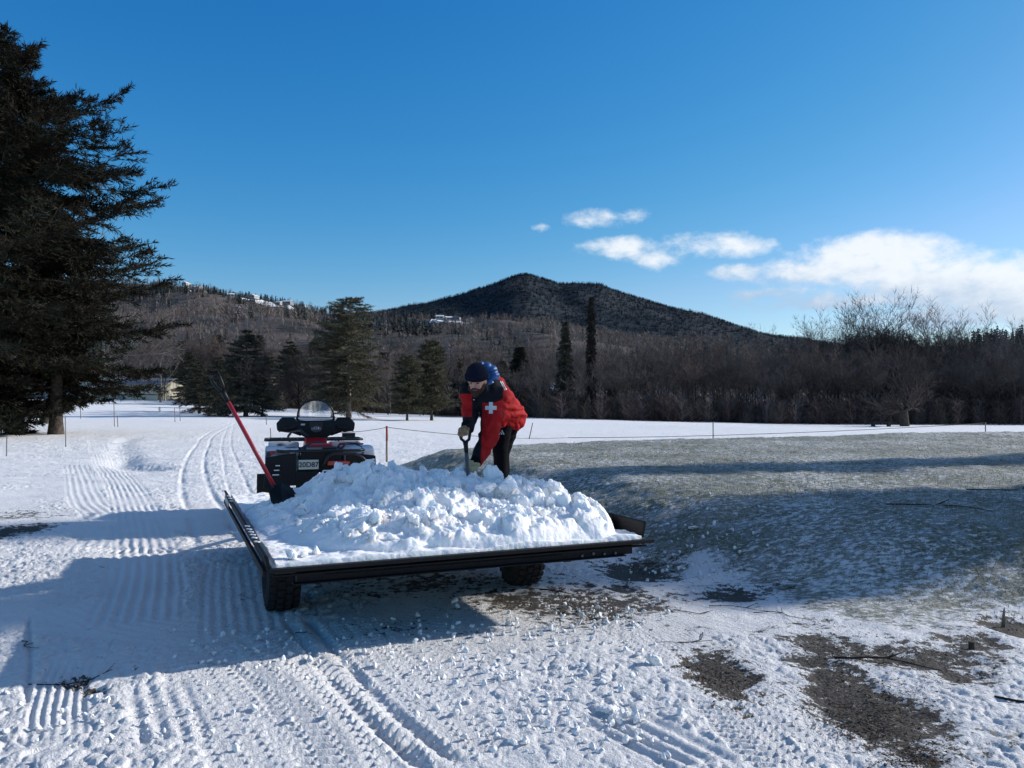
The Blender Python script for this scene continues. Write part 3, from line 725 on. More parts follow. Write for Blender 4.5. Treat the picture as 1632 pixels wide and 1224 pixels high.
def bare_tree(name, segs, bark, twigm, trunk_lv=1):
    root = empty(name)
    a = [s for s in segs if s[4] <= trunk_lv]; t0 = [s for s in a if s[4] == 0]; t1 = [s for s in a if s[4] > 0]
    parts = [tubes_np(t0, 10)]+([tubes_np(t1, 6)] if t1 else [])
    V, F = cat_vf(parts); link('trunk', mesh_np('trunk', V, F, [bark], True), root)
    b = [s for s in segs if s[4] > trunk_lv]
    b1 = [s for s in b if s[4] <= trunk_lv+1]; b2 = [s for s in b if s[4] > trunk_lv+1]
    V, F = cat_vf([tubes_np(b1, 5), tubes_np(b2, 3)]); link('crown', mesh_np('crown', V, F, [twigm]), root)
    return root
def conifer(name, seed, H, rad, trunk_r, bark, leaf, first=.08, levels=40, per=6, dens=26, blade=.32, bw=.03, droop=.25, shape=1.0, gap=.0, tipup=.25, sub=7, open_=0.0, spread_fn=None, dead=None, trunk_fork=False):
    """evergreen: whorls of limbs, side shoots, blade-like needle sprays"""
    r = random.Random(seed); nr = np.random.default_rng(seed); tw = []; sp_p = []; sp_d = []
    tr = []
    n = 12
    for i in range(n): tr.append((Vector((0, 0, -.3+(H+.2)*i/n)), Vector((0, 0, -.3+(H+.2)*(i+1)/n)), trunk_r*(1-.93*i/n)*(1.25 if i == 0 else 1), trunk_r*(1-.93*(i+1)/n), 0))
    for k in range(levels):
        f = first+(1-first)*((k+r.random()*.6)/levels)**.92
        z = f*H
        prof = spread_fn(f) if spread_fn else (1-f)**shape*(.72+.28*min(1, (f-first)/.1+.2))
        for j in range(per):
            if r.random() < gap: continue
            a = 2*PI*(j+r.random()*.8)/per+k*1.3; Lb = rad*prof*r.uniform(.55, 1.1)+.12
            el0 = .35*f-.1+r.gauss(0, .12); nseg = 5; p = Vector((0, 0, z)); d = Vector((math.cos(a)*math.cos(el0), math.sin(a)*math.cos(el0), math.sin(el0)))
            for i in range(nseg):
                d = (d+Vector((0, 0, -droop*.22 if i < 3 else tipup*.3))+Vector((r.gauss(0, .05), r.gauss(0, .05), r.gauss(0, .04)))).normalized(); e = p+d*(Lb/nseg)
                rb = max(.012, trunk_r*.22*prof)*(1-i/nseg)+.006; tw.append((p.copy(), e.copy(), rb, rb*.7, 1))
                side = Vector((-d.y, d.x, 0)).normalized()
                ns = sub if i > 0 else max(1, int(sub*.35))
                for q in range(ns):
                    if r.random() < open_: continue
                    t = r.random(); b0 = p.lerp(e, t); s = 1 if r.random() < .5 else -1; frac = (i+t)/nseg
                    sl = Lb*.36*(1.05-frac*.75)*r.uniform(.5, 1.1)+.1; sd = (d*r.uniform(.5, 1.0)+side*s*r.uniform(.5, 1)+Vector((0, 0, r.gauss(-.05, .16)))).normalized()
                    tw.append((b0.copy(), b0+sd*sl*.8, .009, .004, 2))
                    m = max(2, int(dens*sl/1.0)); u = nr.random(m)
                    sp_p.append(np.array(b0)[None]+np.array(sd)[None]*sl*u[:, None]); sp_d.append(np.repeat(np.array(sd)[None], m, 0))
                p = e
            m = max(3, int(dens*.5)); u = nr.random(m); sp_p.append(np.array(p)[None]-np.array(d)[None]*(Lb*.25)*u[:, None]); sp_d.append(np.repeat(np.array(d)[None], m, 0))
    Pp = np.concatenate(sp_p); Dd = np.concatenate(sp_d); m = len(Pp)
    dirs = Dd+nr.normal(size=(m, 3))*.55+np.array([0, 0, .08]); dirs /= np.linalg.norm(dirs, axis=1)[:, None]
    sd = np.cross(dirs, nr.normal(size=(m, 3))); sd /= np.linalg.norm(sd, axis=1)[:, None]
    Lb = blade*(.5+.8*nr.random(m))[:, None]; w = bw*(.6+.8*nr.random(m))[:, None]
    V = np.stack((Pp-sd*w*.4, Pp+dirs*Lb*.45-sd*w, Pp+dirs*Lb, Pp+dirs*Lb*.45+sd*w), 1).reshape(-1, 3); F = np.arange(m*4).reshape(-1, 4)
    root = empty(name)
    tv, tf = tubes_np(tr, 10); link('trunk', mesh_np('trunk', tv, tf, [bark], True), root)
    bv, bf = tubes_np(tw, 3)
    me = mesh_np('crown', np.concatenate((V, bv)), [F, bf+len(V)], [leaf, bark], midx=np.concatenate((np.zeros(len(F)), np.ones(len(bf)))))
    link('crown', me, root)
    return root
BK = mat('bark_grey_brown', (.105, .088, .075), .95, spec=.1, noise=.6, nscale=6, bump=.8, bscale=14)
BKD = mat('bark_dark', (.048, .041, .038), .95, spec=.1, noise=.5, nscale=4, bump=.6, bscale=12)
BKP = mat('bark_pale', (.28, .25, .22), .9, spec=.1, noise=.5, nscale=3, bump=.5, bscale=10)
TWG = mat('twigs_brown', (.11, .09, .082), .95, spec=.05, noise=.4, nscale=.4)
TWL = mat('twigs_pale', (.20, .175, .155), .95, spec=.05, noise=.4, nscale=.5)
NDK = mat('needles_dark', (.014, .019, .013), .85, spec=.1, noise=.6, nscale=.6, col2=(.022, .018, .012))
NBL = mat('needles_brown', (.125, .112, .068), .85, spec=.15, noise=.5, nscale=.5, col2=(.07, .072, .048))
NSP = mat('needles_spruce', (.095, .098, .074), .85, spec=.1, noise=.6, nscale=.7)
TREES = []
def place(root, px, Y, label, group, zoff=0, rz=0, sc=1, cat='tree', copy=False):
    o = copy_tree(root) if copy else root
    x = (px-816)/FPX*Y; o.location = (x, Y, gz(x, Y)+zoff if Y < 200 else hz1(x, Y)); o.rotation_euler = (0, 0, rz); o.scale = (sc,)*3 if not isinstance(sc, tuple) else sc
    tag(o, label, cat, group); TREES.append(o); return o

# the big evergreen at the left edge of the field
def cedar(f):
    return float(np.interp(f, [0, .06, .14, .29, .42, .53, .70, .82, .9, 1], [.22, .34, .56, .88, 1.0, .88, .76, .56, .42, .22]))
YT = 36.0
big = conifer('evergreen_tree', 11, 18.2, 9.7, .34, BK, NDK, first=.04, levels=50, per=6, dens=40, blade=.30, bw=.021, droop=.55, tipup=1.0, sub=11, gap=.16, spread_fn=cedar)
place(big, -28, YT, 'huge dark evergreen with drooping boughs cropped by the left edge of the field', None, rz=.4)
be2 = conifer('evergreen_tree', 12, 11.5, 3.4, .33, BK, NDK, first=.13, levels=22, per=6, dens=34, blade=.25, bw=.026, droop=.55, tipup=.8, sub=8, gap=.15)
place(be2, 90, 37.5, 'evergreen with a bare grey lower trunk standing within the boughs of the huge evergreen', None)
t2 = bare_tree('leafless_tree', grow_bare(77, 15, .33, 1.0, levels=4, lowest=.12, nlimb=11, lean=(.22, 0), twig=3.0, kids=4), BK, TWL)
place(t2, 70, 56, 'leafless tree with long pale limbs reaching out behind the huge evergreen', None, rz=.3)
# tall see-through pine right of the shovel
def pine(f): return float(np.interp(f, [0, .12, .2, .35, .5, .65, .8, .93, 1], [.5, .8, .95, .95, .92, .80, .66, .50, .20]))
p1 = conifer('pine_tree', 21, 15.4, 4.9, .30, BKP, NBL, first=.08, levels=34, per=5, dens=24, blade=.30, bw=.022, droop=.35, tipup=.35, sub=7, open_=.1, spread_fn=pine)
place(p1, 556, 85, 'tall thin crowned pine with a bright bare trunk, behind the windshield', None, sc=(.98, .98, .86))
p2 = conifer('pine_tree', 22, 12.6, 4.4, .20, BKP, NBL, first=.12, levels=22, per=5, dens=20, blade=.30, bw=.022, droop=.3, tipup=.3, sub=7, open_=.15, spread_fn=pine)
place(p2, 530, 87, 'thinner pine standing close to the left of the tall thin crowned pine', None, sc=(.95, .95, .86))
def wide(f): return float(np.interp(f, [0, .1, .25, .5, .75, 1], [.8, 1, .95, .8, .5, .08]))
p3 = conifer('pine_tree', 23, 10.8, 4.3, .28, BK, NSP, first=.07, levels=24, per=6, dens=26, blade=.32, bw=.03, droop=.4, tipup=.3, sub=7, gap=.15, open_=.2, spread_fn=wide)
place(p3, 392, 82, 'dark pine with a leaning bare lower trunk behind the red shovel handle', None, sc=(.9, .9, .84))
for (px, Y, rz, sc, lb) in ((348, 88, 1, .60, 'broad dark evergreen whose boughs touch the snow, left of the red shovel grip'), (318, 92, 2, .56, 'dark evergreen, leftmost of the low boughed group'), (368, 98, 3.3, .66, 'dark evergreen half hidden behind the red shovel grip'),
                            (430, 112, 4, .7, 'dark evergreen behind the small round leafless tree'), (300, 118, 5, .74, 'tall dark evergreen at the back of the left group'), (462, 128, .6, 1.0, 'dark evergreen at the back between the two pines')):
    place(p3, px, Y, lb, 'dark evergreens left of the tall pine', rz=rz, sc=sc, copy=True)
p5 = conifer('pine_tree', 25, 8.2, 2.5, .17, BK, NBL, first=.14, levels=20, per=5, dens=26, blade=.28, bw=.026, droop=.2, tipup=.4, sub=7, open_=.05, spread_fn=pine)
place(p5, 688, 80, 'rounded olive brown pine, nearest to the man on his left', None)
p6 = place(p5, 649, 77, 'smaller olive pine left of the rounded one', None, rz=2, sc=(.8, .8, .78), copy=True)
# two spruces right of the man
s1 = conifer('spruce_tree', 31, 13.2, 2.25, .2, BKD, NSP, first=.1, levels=30, per=5, dens=30, blade=.34, bw=.032, droop=1.1, tipup=.1, sub=6, shape=.85)
place(s1, 901, 105, 'dark narrow spruce right of the man', None)
def thin(f): return float(np.interp(f, [0, .1, .3, .6, .85, .95, 1], [.7, 1, .9, .75, .6, .3, .05]))
s2 = conifer('spruce_tree', 32, 17.6, 1.45, .2, BKD, mat('needles_sparse', (.030, .026, .022), .9, noise=.4), first=.08, levels=44, per=5, dens=34, blade=.30, bw=.028, droop=1.3, tipup=-.1, sub=4, open_=.15, spread_fn=thin)
place(s2, 943, 108, 'very tall sparse spruce with a pole like outline', None, sc=(.72, .72, .97))
# the great spreading tree on the right
oak = bare_tree('spreading_tree', grow_bare(140, 12.6, .55, 1.12, levels=5, lowest=.17, nlimb=8, twig=2.2, kids=4, fork=True), BK, TWG)
place(oak, 1441, 92, 'great leafless tree with thick trunk and low spreading limbs above the bench', None, rz=1.9)
# small leafless trees on the field
sm = bare_tree('leafless_tree', grow_bare(150, 6.2, .13, .8, levels=5, lowest=.25, nlimb=9, twig=1.2, kids=4), BKD, TWG)
place(sm, 418, 82, 'small round crowned leafless tree right of the leaning pine trunk', None)
place(sm, 476, 84, 'small leafless tree just left of the windshield', None, rz=2, sc=.92, copy=True)
bp_ = bare_tree('birch_tree', grow_bare(160, 9.6, .17, .55, levels=4, lowest=.3, nlimb=8, twig=2.6, kids=4), BKP, TWL)
place(bp_, 256, 125, 'pale leafless birch standing in front of the cream houses', None)
# leafless wood behind the field
wood = []
WDM = [mat('twigs_grey', (.20, .17, .155), .95, spec=.05, noise=.4, nscale=.3), TWG, mat('twigs_warm', (.20, .155, .135), .95, spec=.05, noise=.4, nscale=.3)]
for k in range(6):
    wood.append(bare_tree('leafless_tree', grow_bare(200+k, 15.5, .13, .55, levels=4, lowest=[.2, .1, .25, .16, .08, .3][k], nlimb=[8, 10, 8, 9, 11, 8][k], twig=2.4, kids=5), [BKD, BK, BKD, BKP, BKD, BK][k], WDM[k % 3]))
rw = random.Random(3); nw = 0; first = [True]*6
def putwood(px, Y, sc, grp, lb):
    global nw
    k = rw.choice((0, 1, 2, 4, 5, 0, 3, 3)) if 'tall' not in grp else rw.choice((1, 4))
    place(wood[k], px, Y, lb, grp, rz=rw.random()*6.28, sc=(sc*rw.uniform(.9, 1.15), sc*rw.uniform(.9, 1.15), sc), copy=not first[k]); first[k] = False; nw += 1
for row, (Y0, n, h) in enumerate(((108, 46, .62), (117, 46, .72), (128, 42, .82), (142, 36, .98))):
    for i in range(n):
        px = 855+(1800-855)*(i+rw.random())/n
        f = float(np.interp(px, [860, 960, 1200, 1300, 1632, 1800], [.78, .82, .92, .95, .98, 1]))
        putwood(px, Y0+rw.uniform(-4, 4), h*f*rw.uniform(.85, 1.08), 'leafless trees of the wood behind the right field', 'slender leafless tree in the dense grey wood behind the right field')
for px, Y, sc in ((1292, 140, .98), (1318, 135, .95), (1350, 130, .95), (1385, 125, 1.0), (1402, 132, 1.1), (1425, 128, 1.02), (1472, 138, .98), (1500, 134, 1.0), (1525, 140, .98), (1555, 150, .9), (1262, 150, .82), (1375, 128, 1.04), (1394, 126, 1.08), (1412, 130, 1.1), (1436, 131, 1.04), (1460, 128, .98), (1486, 130, 1.02), (1512, 132, 1.0), (1362, 133, 1.0), (1335, 138, .96), (1540, 140, .95)):
    putwood(px, Y, sc, 'tall leafless trees rising above the right wood', 'tall leafless tree whose fine crown rises above the right wood')
for row, (Y0, n, h) in enumerate(((112, 14, .52), (138, 22, .75), (160, 24, .85))):
    for i in range(n):
        px = (480 if row == 0 else 200)+(870-(480 if row == 0 else 200))*(i+rw.random())/n
        putwood(px, Y0+rw.uniform(-5, 5), h*rw.uniform(.8, 1.1), 'leafless trees of the wood behind the left field', 'slender leafless tree in the wood behind the left field')
print('wood trees', nw)
# evergreens mixed into the wood behind the field
for i, (px, Y, sc) in enumerate(((590, 135, 1.0), (612, 150, 1.3), (705, 140, 1.2), (735, 130, 1.1), (760, 145, 1.25), (790, 138, 1.0), (828, 132, 1.35), (850, 150, 1.2), (868, 140, .9), (560, 160, 1.5), (500, 158, 1.5), (410, 160, 1.6), (345, 165, 1.6), (290, 160, 1.4), (235, 170, 1.2), (640, 165, 1.4), (800, 165, 1.3),
                                (1540, 160, 1.3), (1580, 165, 1.3), (1615, 158, 1.35), (1650, 160, 1.4), (1500, 165, 1.0), (975, 160, .9), (1250, 165, 1.0))):
    place(s1, px, Y, 'dark evergreen standing among the leafless wood', 'evergreens in the wood behind the field', rz=i, sc=(sc*1.45, sc*1.45, sc*.66), copy=True)
# undergrowth closing the wood at its foot
def brush(name, label, n, pxr, Yr, h, tint):
    px = rng.uniform(*pxr, n); Y = rng.uniform(*Yr, n); X = (px-816)/FPX*Y; Z, _ = ground_coarse(X, Y)
    hs = rng.uniform(.22, 1, n)**1.3*h; PBB = [proto_bare(70, i+90, .0042, False) for i in range(6)]
    stuff_forest(name, label, np.stack((X, Y, Z-.1), 1), hs, PBB, tints(tint, n, .3), rng.uniform(.8, 1.7, n), fm)
brush('brushwood', 'tangled grey brushwood under the right wood', 3600, (850, 1850), (98, 150), 5.5, (.115, .095, .088))
brush('young_growth', 'leafless young growth under the left wood', 1300, (300, 880), (118, 190), 7, (.12, .102, .092))
# out of frame to the right: the row that shades the bank and the track
def rowtree(x, y, sc, rz, lb, root=None):
    o = copy_tree(s1); o.location = (x, y, gz(x, y)); o.rotation_euler = (0, 0, rz); o.scale = sc; tag(o, lb, 'tree', 'evergreens along the right side of the track')
# ------------------------------------------------------------------ trailer
def T(u, v, z):
    q = TNL+E1*u+E2*v; return Vector((q[0], q[1], z))
BLK = mat('black_paint_steel', (.0065, .007, .009), .6, spec=.22, noise=.4, nscale=30, bump=.1, bscale=60)
RUB = mat('rubber', (.026, .026, .028), .85, spec=.2, bump=.4, bscale=90)
SNOWP = mat('snow_pile', (.92, .915, .91), .7, spec=.25, bump=.7, bscale=22)
for _m in (SNOWP,):
    _b = _m.node_tree.nodes['Principled BSDF']; _b.inputs['Subsurface Weight'].default_value = .6; _b.inputs['Subsurface Radius'].default_value = (.5, .7, 1.0); _b.inputs['Subsurface Scale'].default_value = .05
SNOWC = mat('snow_crust', (.87, .87, .87), .75, spec=.2, bump=.6, bscale=60)
PLY = mat('deck_board', (.10, .085, .07), .8, noise=.4, nscale=12)
HUBM = mat('rim_steel', (.10, .10, .11), .45, metal=.6)
tr = empty('utility_trailer', (TNL[0], TNL[1], 0), TYAW)
tag(tr, 'flat black utility trailer with low side rails carrying a heap of snow', 'trailer')
m = MB(); m.box((TW/2, TL/2, DECK-.02), (TW-.06, TL-.04, .035)); m.build('deck', PLY, tr)
m = MB()     # perimeter and cross members
m.box((TW/2+.02, .03, DECK-.048), (TW-.22, .055, .058)); m.box((TW/2, TL-.03, DECK-.08), (TW-.1, .06, .09))
for u in (.5, 1.16, 1.8): m.box((u, TL/2, DECK-.075), (.05, TL-.15, .07))
m.box((TW/2-.02, .0, DECK-.080), (TW-.26, .05, .008))
m.build('frame', BLK, tr, bevel=.004)
m = MB()     # lip along the rear edge, running past the right corner
m.box((TW/2+.02, -.02, DECK+.002), (TW+.06, .045, .022)); m.box((TW/2+.0, -.012, DECK-.027), (TW, .03, .010))
for k in range(88): m.box((.28+k*.0165, -.004, DECK-.044), (.008, .010, .008))
m.build('rear_lip', BLK, tr, bevel=.003)
for u in (1.86, 1.94, 2.02, 2.1):
    m = MB(); m.lathe([(-.006, 0), (-.006, .009), (.006, .009), (.006, 0)], 'y', 8, (u, -.001, DECK-.062+.008*((u*10) % 2 > 1))); m.build('bolt', HUBM, tr)
def rail(u, s, lab, v0, v1, hh):
    m = MB(); m.box((u, (v0+v1)/2, DECK+hh/2+.01), (.018, v1-v0, hh), rot=(0, s*R(12), 0)); m.box((u+s*.012, (v0+v1)/2, DECK-.02), (.02, v1-v0-.05, .035))
    m.tube([(u+s*.01, v0, DECK+hh+.008), (u+s*.01, v1, DECK+hh+.008)], .010, 8)
    o = m.build('side_rail', BLK, tr, bevel=.004, label=lab); return o
lr = rail(-.02, -1, 'left side rail with a row of snow filled slots along its top', 0.0, TL, .065)
m = MB()
for v in (.45, .6, .72, .84, .96, 1.1, 2.6, 2.8, 3.0): m.box((-.032, v, DECK+.084), (.016, .045, .007), rot=(0, 0, .5))
m.build('snow_fleck', SNOWC, lr, bevel=.004)
m = MB(); m.box((-.050, 2.95, DECK+.045), (.006, .5, .045)); m.build('reflector_strip', mat('grey_tape', (.35, .36, .38), .5), lr)
rail(TW+.03, 1, 'right side rail whose end stands above the deck corner', 0.05, TL, .10)
def wheel(u, v, r, w, name, parent, lugs=26, rimr=.11):
    root = empty(name, (u, v, r)); root.parent = parent
    m = MB(); s = w/2
    m.lathe([(-s*.7, rimr), (-s, rimr+.03), (-s, r*.76), (-s*.92, r*.87), (-s*.7, r*.945), (-s*.3, r*.975), (s*.3, r*.975), (s*.7, r*.945), (s*.92, r*.87), (s, r*.76), (s, rimr+.03), (s*.7, rimr), (-s*.7, rimr)], 'x', 40)
    for k in range(lugs):
        for j, xx in enumerate((-s*.72, -s*.25, s*.25, s*.72)):
            a = 2*PI*(k+.5*(j % 2))/lugs; c, sn = math.cos(a), math.sin(a); rr_ = r*.94 if abs(xx) > s*.5 else r*.985
            m.box((xx, c*rr_, sn*rr_), (w*.17, 2*PI*r/lugs*.62, .028), rot=(a-PI/2, 0, .18*(1 if j % 2 else -1)))
    m.build('tyre', RUB, root)
    m = MB(); m.lathe([(-s*.5, 0), (-s*.5, .04), (-s*.35, .05), (-s*.45, rimr*.8), (-s*.75, rimr+.008), (s*.75, rimr+.008), (s*.45, rimr*.8), (s*.35, .05), (s*.5, .04), (s*.5, 0)], 'x', 24)
    for k in range(5):
        a = 2*PI*k/5
        for q in (-1, 1): m.sphere((q*s*.42, math.cos(a)*.055, math.sin(a)*.055), .009, seg=6)
    m.build('rim', HUBM, root)
    return root
for u in (.19, 1.95):
    w = wheel(u, 1.14, .246, .215, 'wheel', tr)
    q = T(u, 1.14, 0); w.location.z = .240+gz(q.x, q.y)
m = MB(); m.box((1.07, 1.14, .27), (1.6, .06, .06)); m.build('axle', BLK, tr)
for u in (.36, 1.78):
    m = MB(); m.tube([(u, .7, .40), (u, .92, .31), (u, 1.14, .29), (u, 1.36, .31), (u, 1.6, .40)], .02, 6); m.build('leaf_spring', BLK, tr)
m = MB(); m.tube([(TW*.2, TL-.1, DECK-.07), (TW/2, TL+.75, .42)], .03, 6); m.tube([(TW*.8, TL-.1, DECK-.07), (TW/2, TL+.75, .42)], .03, 6); m.tube([(TW/2, TL+.3, .42), (TW/2, TL+1.0, .42)], .028, 6); m.build('drawbar', BLK, tr)

# ------------------------------------------------------------------ heap of snow (a height field on the deck with broken lumps)
def pile_h(u, v):
    """height above the deck"""
    base = .035+.045*fbm(u*6, v*6, 3, 401)
    def hump(cu, cv, ru, rv, h, p=1.0): return h*np.clip(1-(((u-cu)/ru)**2+((v-cv)/rv)**2), 0, None)**p
    h = hump(1.0, 2.05, .60, 1.25, .305, .7)
    h = np.maximum(h, hump(1.55, 1.7, .78, 1.3, .25, .7)); h = np.maximum(h, hump(1.9, 1.15, .42, 1.1, .25, .7))
    h = np.maximum(h, hump(.62, 2.0, .50, 1.0, .135, .7)); h = np.maximum(h, hump(1.25, 1.2, .95, .95, .22, .8))
    h = np.maximum(h, hump(2.02, .6, .28, .56, .17, .6)); h = np.maximum(h, hump(1.4, .60, 1.0, .58, .15, .36)); h = np.maximum(h, hump(.8, .8, .6, .72, .13, .5)); h = np.maximum(h, hump(.62, 1.05, .5, .85, .085, .5)); h = np.maximum(h, hump(.25, 1.7, .25, 1.0, .07, .8))
    return base+h
gu, gv = np.meshgrid(np.linspace(.01, TW-.02, 330), np.linspace(-.005, TL-.05, 440), indexing='ij'); U = gu.ravel(); V_ = gv.ravel()
H = pile_h(U, V_); am = sstep(.05, .16, H)
w1, w2, wi = worley(U*6.2+fbm(U*6, V_*6, 2, 7)*.8, V_*6.2+fbm(U*6, V_*6, 2, 9)*.8, 410); v1, v2, vi = worley(U*17, V_*17, 412); y1, y2, yi = worley(U*38, V_*38, 415)
H = H+am*((wi-.35)*.105*sstep(0, .22, w2-w1)+(vi-.4)*.026*sstep(0, .28, v2-v1))+(.25+am)*(yi*.010*sstep(0, .4, y2-y1)+fbm(U*20, V_*20, 4, 420)*.03+fbm(U*5, V_*5, 3, 430)*.05*am)
edge = np.minimum(np.minimum(U, TW-U), np.minimum(V_+.02, TL-V_)); H = np.where(edge < .02, .0, H)
q = TNL[None]+np.outer(U, E1)+np.outer(V_, E2)
PV = np.stack((q[:, 0], q[:, 1], DECK+H), 1); idx = np.arange(330*440).reshape(330, 440)
PF = np.stack((idx[:-1, :-1], idx[1:, :-1], idx[1:, 1:], idx[:-1, 1:]), -1).reshape(-1, 4)
def chunk_proto(seed, rough=.13, fine=False):
    """broken lump of packed snow: hull of random points, edges blunted"""
    r = random.Random(seed); bm = bmesh.new()
    for i in range(13):
        d = Vector((r.gauss(0, 1), r.gauss(0, 1), r.gauss(0, 1))).normalized(); k = r.uniform(.75, 1.0)
        bm.verts.new((d.x*k, d.y*k*.85, d.z*k*.8))
    bmesh.ops.convex_hull(bm, input=bm.verts)
    bmesh.ops.delete(bm, geom=[v for v in bm.verts if not v.link_faces], context='VERTS')
    bmesh.ops.bevel(bm, geom=list(bm.edges), offset=.10, segments=1, affect='EDGES', clamp_overlap=True)
    bmesh.ops.triangulate(bm, faces=bm.faces); bmesh.ops.subdivide_edges(bm, edges=bm.edges, cuts=1, use_grid_fill=True); bmesh.ops.triangulate(bm, faces=bm.faces)
    if fine: bmesh.ops.subdivide_edges(bm, edges=bm.edges, cuts=2, use_grid_fill=True); bmesh.ops.triangulate(bm, faces=bm.faces)
    V = np.array([v.co[:] for v in bm.verts]); bm.verts.index_update(); F = np.array([[v.index for v in f.verts] for f in bm.faces]); bm.free()
    V = V*(1+n3(V, 2.2, seed)[:, None]*rough*2)
    if fine: V = V*(1+(n3(V, 5.5, seed+3)*.55+n3(V, 14, seed+7)*.22)[:, None]-.10*(np.abs(n3(V, 3.5, seed+9))[:, None] < .035))
    return V, F
CH = [chunk_proto(i) for i in range(12)]; CHF = [chunk_proto(i+40, fine=True) for i in range(8)]
def chunks(pts, sz, seed, sink=.25):
    r = np.random.default_rng(seed); Vs = []; Fs = []; o = 0
    for p, s in zip(pts, sz):
        v, f = CH[r.integers(0, len(CH))] if s < .042 else CHF[r.integers(0, len(CHF))]; E = np.array(Euler((r.random()*6.28, r.random()*6.28, r.random()*6.28)).to_matrix())
        sc = s*np.array([1, .8+.4*r.random(), .7+.3*r.random()]); vv = (v*sc)@E.T+np.array([p[0], p[1], p[2]+s*(.5-sink)]); Vs.append(vv); Fs.append(f+o); o += len(v)
    return np.concatenate(Vs), np.concatenate(Fs)
r_ = np.random.default_rng(12); cu = []; cs = []
def ph(u, v): return float(pile_h(np.array([u]), np.array([v]))[0])
while len(cu) < 560:
    u = r_.uniform(.06, TW-.08); v = r_.uniform(.05, TL-.3); h = ph(u, v)
    if h < .07 and r_.random() < .93: continue
    s = .010+.045*r_.random()**3+(.03*r_.random() if r_.random() < .14 else 0); qq = T(u, v, DECK+h); cu.append(qq); cs.append(s)
for (u, v, s) in ((.66, .42, .075), (.86, .30, .07), (.98, .26, .055), (1.08, .62, .06), (1.6, .95, .12), (1.73, .8, .085), (1.98, .62, .085), (2.1, .5, .07), (1.42, 1.15, .08), (.2, 1.5, .05), (.34, 1.35, .06), (1.3, .52, .05), (.12, .12, .05), (.2, .2, .03), (1.86, 1.5, .1), (1.2, 2.1, .08),
                  (.8, 2.35, .08), (1.0, 2.2, .09), (.62, 2.3, .06), (1.75, 1.95, .09), (1.5, 2.2, .07), (2.12, .85, .07), (2.15, .36, .055), (1.85, .42, .05)):
    cu.append(T(u, v, DECK+ph(u, v)+s*.1)); cs.append(s*1.25)
cv, cf = chunks(cu, cs, 3)
me = mesh_np('snow_pile', np.concatenate((PV, cv)), [PF, cf+len(PV)], [SNOWP], True)
try: me.set_sharp_from_angle(angle=R(38))
except Exception: pass
o = link('snow_pile', me); tag(o, 'lumpy white heap of broken snow filling the trailer deck', 'snow pile', kind='thing')

# crumbs and lumps thrown about on the track
def scatter_ground(name, label, n, fn, seed, smin, smax, mt):
    r = np.random.default_rng(seed); pts = []; sz = []
    while len(pts) < n:
        x, y = fn(r); pts.append((x, y, gz(x, y)+.004)); sz.append(smin+(smax-smin)*r.random()**3)
    v, f = chunks(pts, sz, seed, .15); me = mesh_np(name, v, f, [mt], True)
    try: me.set_sharp_from_angle(angle=R(38))
    except Exception: pass
    o = link(name, me); tag(o, label, kind='stuff'); return o
def patch(*ps):
    def fn(r):
        px, py, w, h = ps[r.integers(0, len(ps))]; c = G(px+r.normal()*w*.5, min(1290, py+r.normal()*h*.5)); return c.x, c.y
    return fn
scatter_ground('snow_crumbs', 'loose snow crumbs thrown off the heap around the trailer and the track', 1700, patch((800, 1070, 170, 90), (880, 1010, 170, 50), (700, 1040, 120, 60), (830, 1150, 200, 80), (980, 1130, 140, 70), (950, 985, 120, 30), (250, 1150, 300, 60), (500, 1040, 260, 40), (1100, 900, 100, 40)), 31, .003, .026, SNOWC)
for i, (px, py, s, lb) in enumerate(((1042, 1062, .062, 'snow block lying alone, left of the brown bare patch in front'), (1016, 1152, .052, 'snow block standing on the track at the bottom, nearest to the lens'), (968, 1140, .06, 'flat broken slab of snow next to the standing block at the bottom'),
                                     (1085, 1148, .035, 'small snow lump right of the standing block at the bottom'), (725, 965, .035, 'snow lump lying under the trailer edge'), (878, 1008, .03, 'small snow lump in the middle of the track behind the trailer'),
                                     (1105, 885, .07, 'low snow lump at the foot of the turf bank beside the right rail end'))):
    c = G(px, py); v, f = chunks([(0, 0, 0)], [s], 50+i, .3); me = mesh_np('snow_block', v*np.array([1, 1, .55 if i in (2, 6) else 1.]), f, [SNOWC], True)
    try: me.set_sharp_from_angle(angle=R(38))
    except Exception: pass
    o = link('snow_block', me, loc=(c.x, c.y, gz(c.x, c.y)+.012)); tag(o, lb, 'snow block')

# ------------------------------------------------------------------ red snow shovel stuck in the heap
RED = mat('red_fibreglass', (.42, .022, .035), .35, spec=.5); BPL = mat('black_plastic', (.006, .006, .008), .5, spec=.3)
def dgrip(m, top, axis, side, r=.015, w=.055, h=.12):
    """loop grip at the end of a shaft: top end, shaft direction (towards the grip), sideways direction"""
    top = Vector(top); a = Vector(axis).normalized(); s = Vector(side).normalized()
    b = top-a*h
    m.tube([b-a*.10, b-a*.02, b+a*.0], [.017, .021, .024], 10)
    m.tube([b, b+s*w*.75+a*h*.3, b+s*w+a*h*.8, b+s*w+a*h], r, 8); m.tube([b, b-s*w*.75+a*h*.3, b-s*w+a*h*.8, b-s*w+a*h], r, 8); m.tube([b+s*w*1.05+a*h, b-s*w*1.05+a*h], r*1.15, 8)
YS = 6.2
top = P(342, 600, 6.35); low = P(437, 775, YS); ax = (top-low).normalized()
sh = empty('snow_shovel', low); tag(sh, 'red shafted snow shovel with black grip and blade stuck in the heap of snow', 'shovel')
m = MB(); m.tube([low-low-ax*.02, (top-low)-ax*.2], .0165, 14); m.build('shaft', RED, sh, smooth=True)
m = MB(); dgrip(m, (top-low), ax, Vector((.75, -.5, .35)), .012, .05, .15); m.build('grip', BPL, sh, smooth=True)
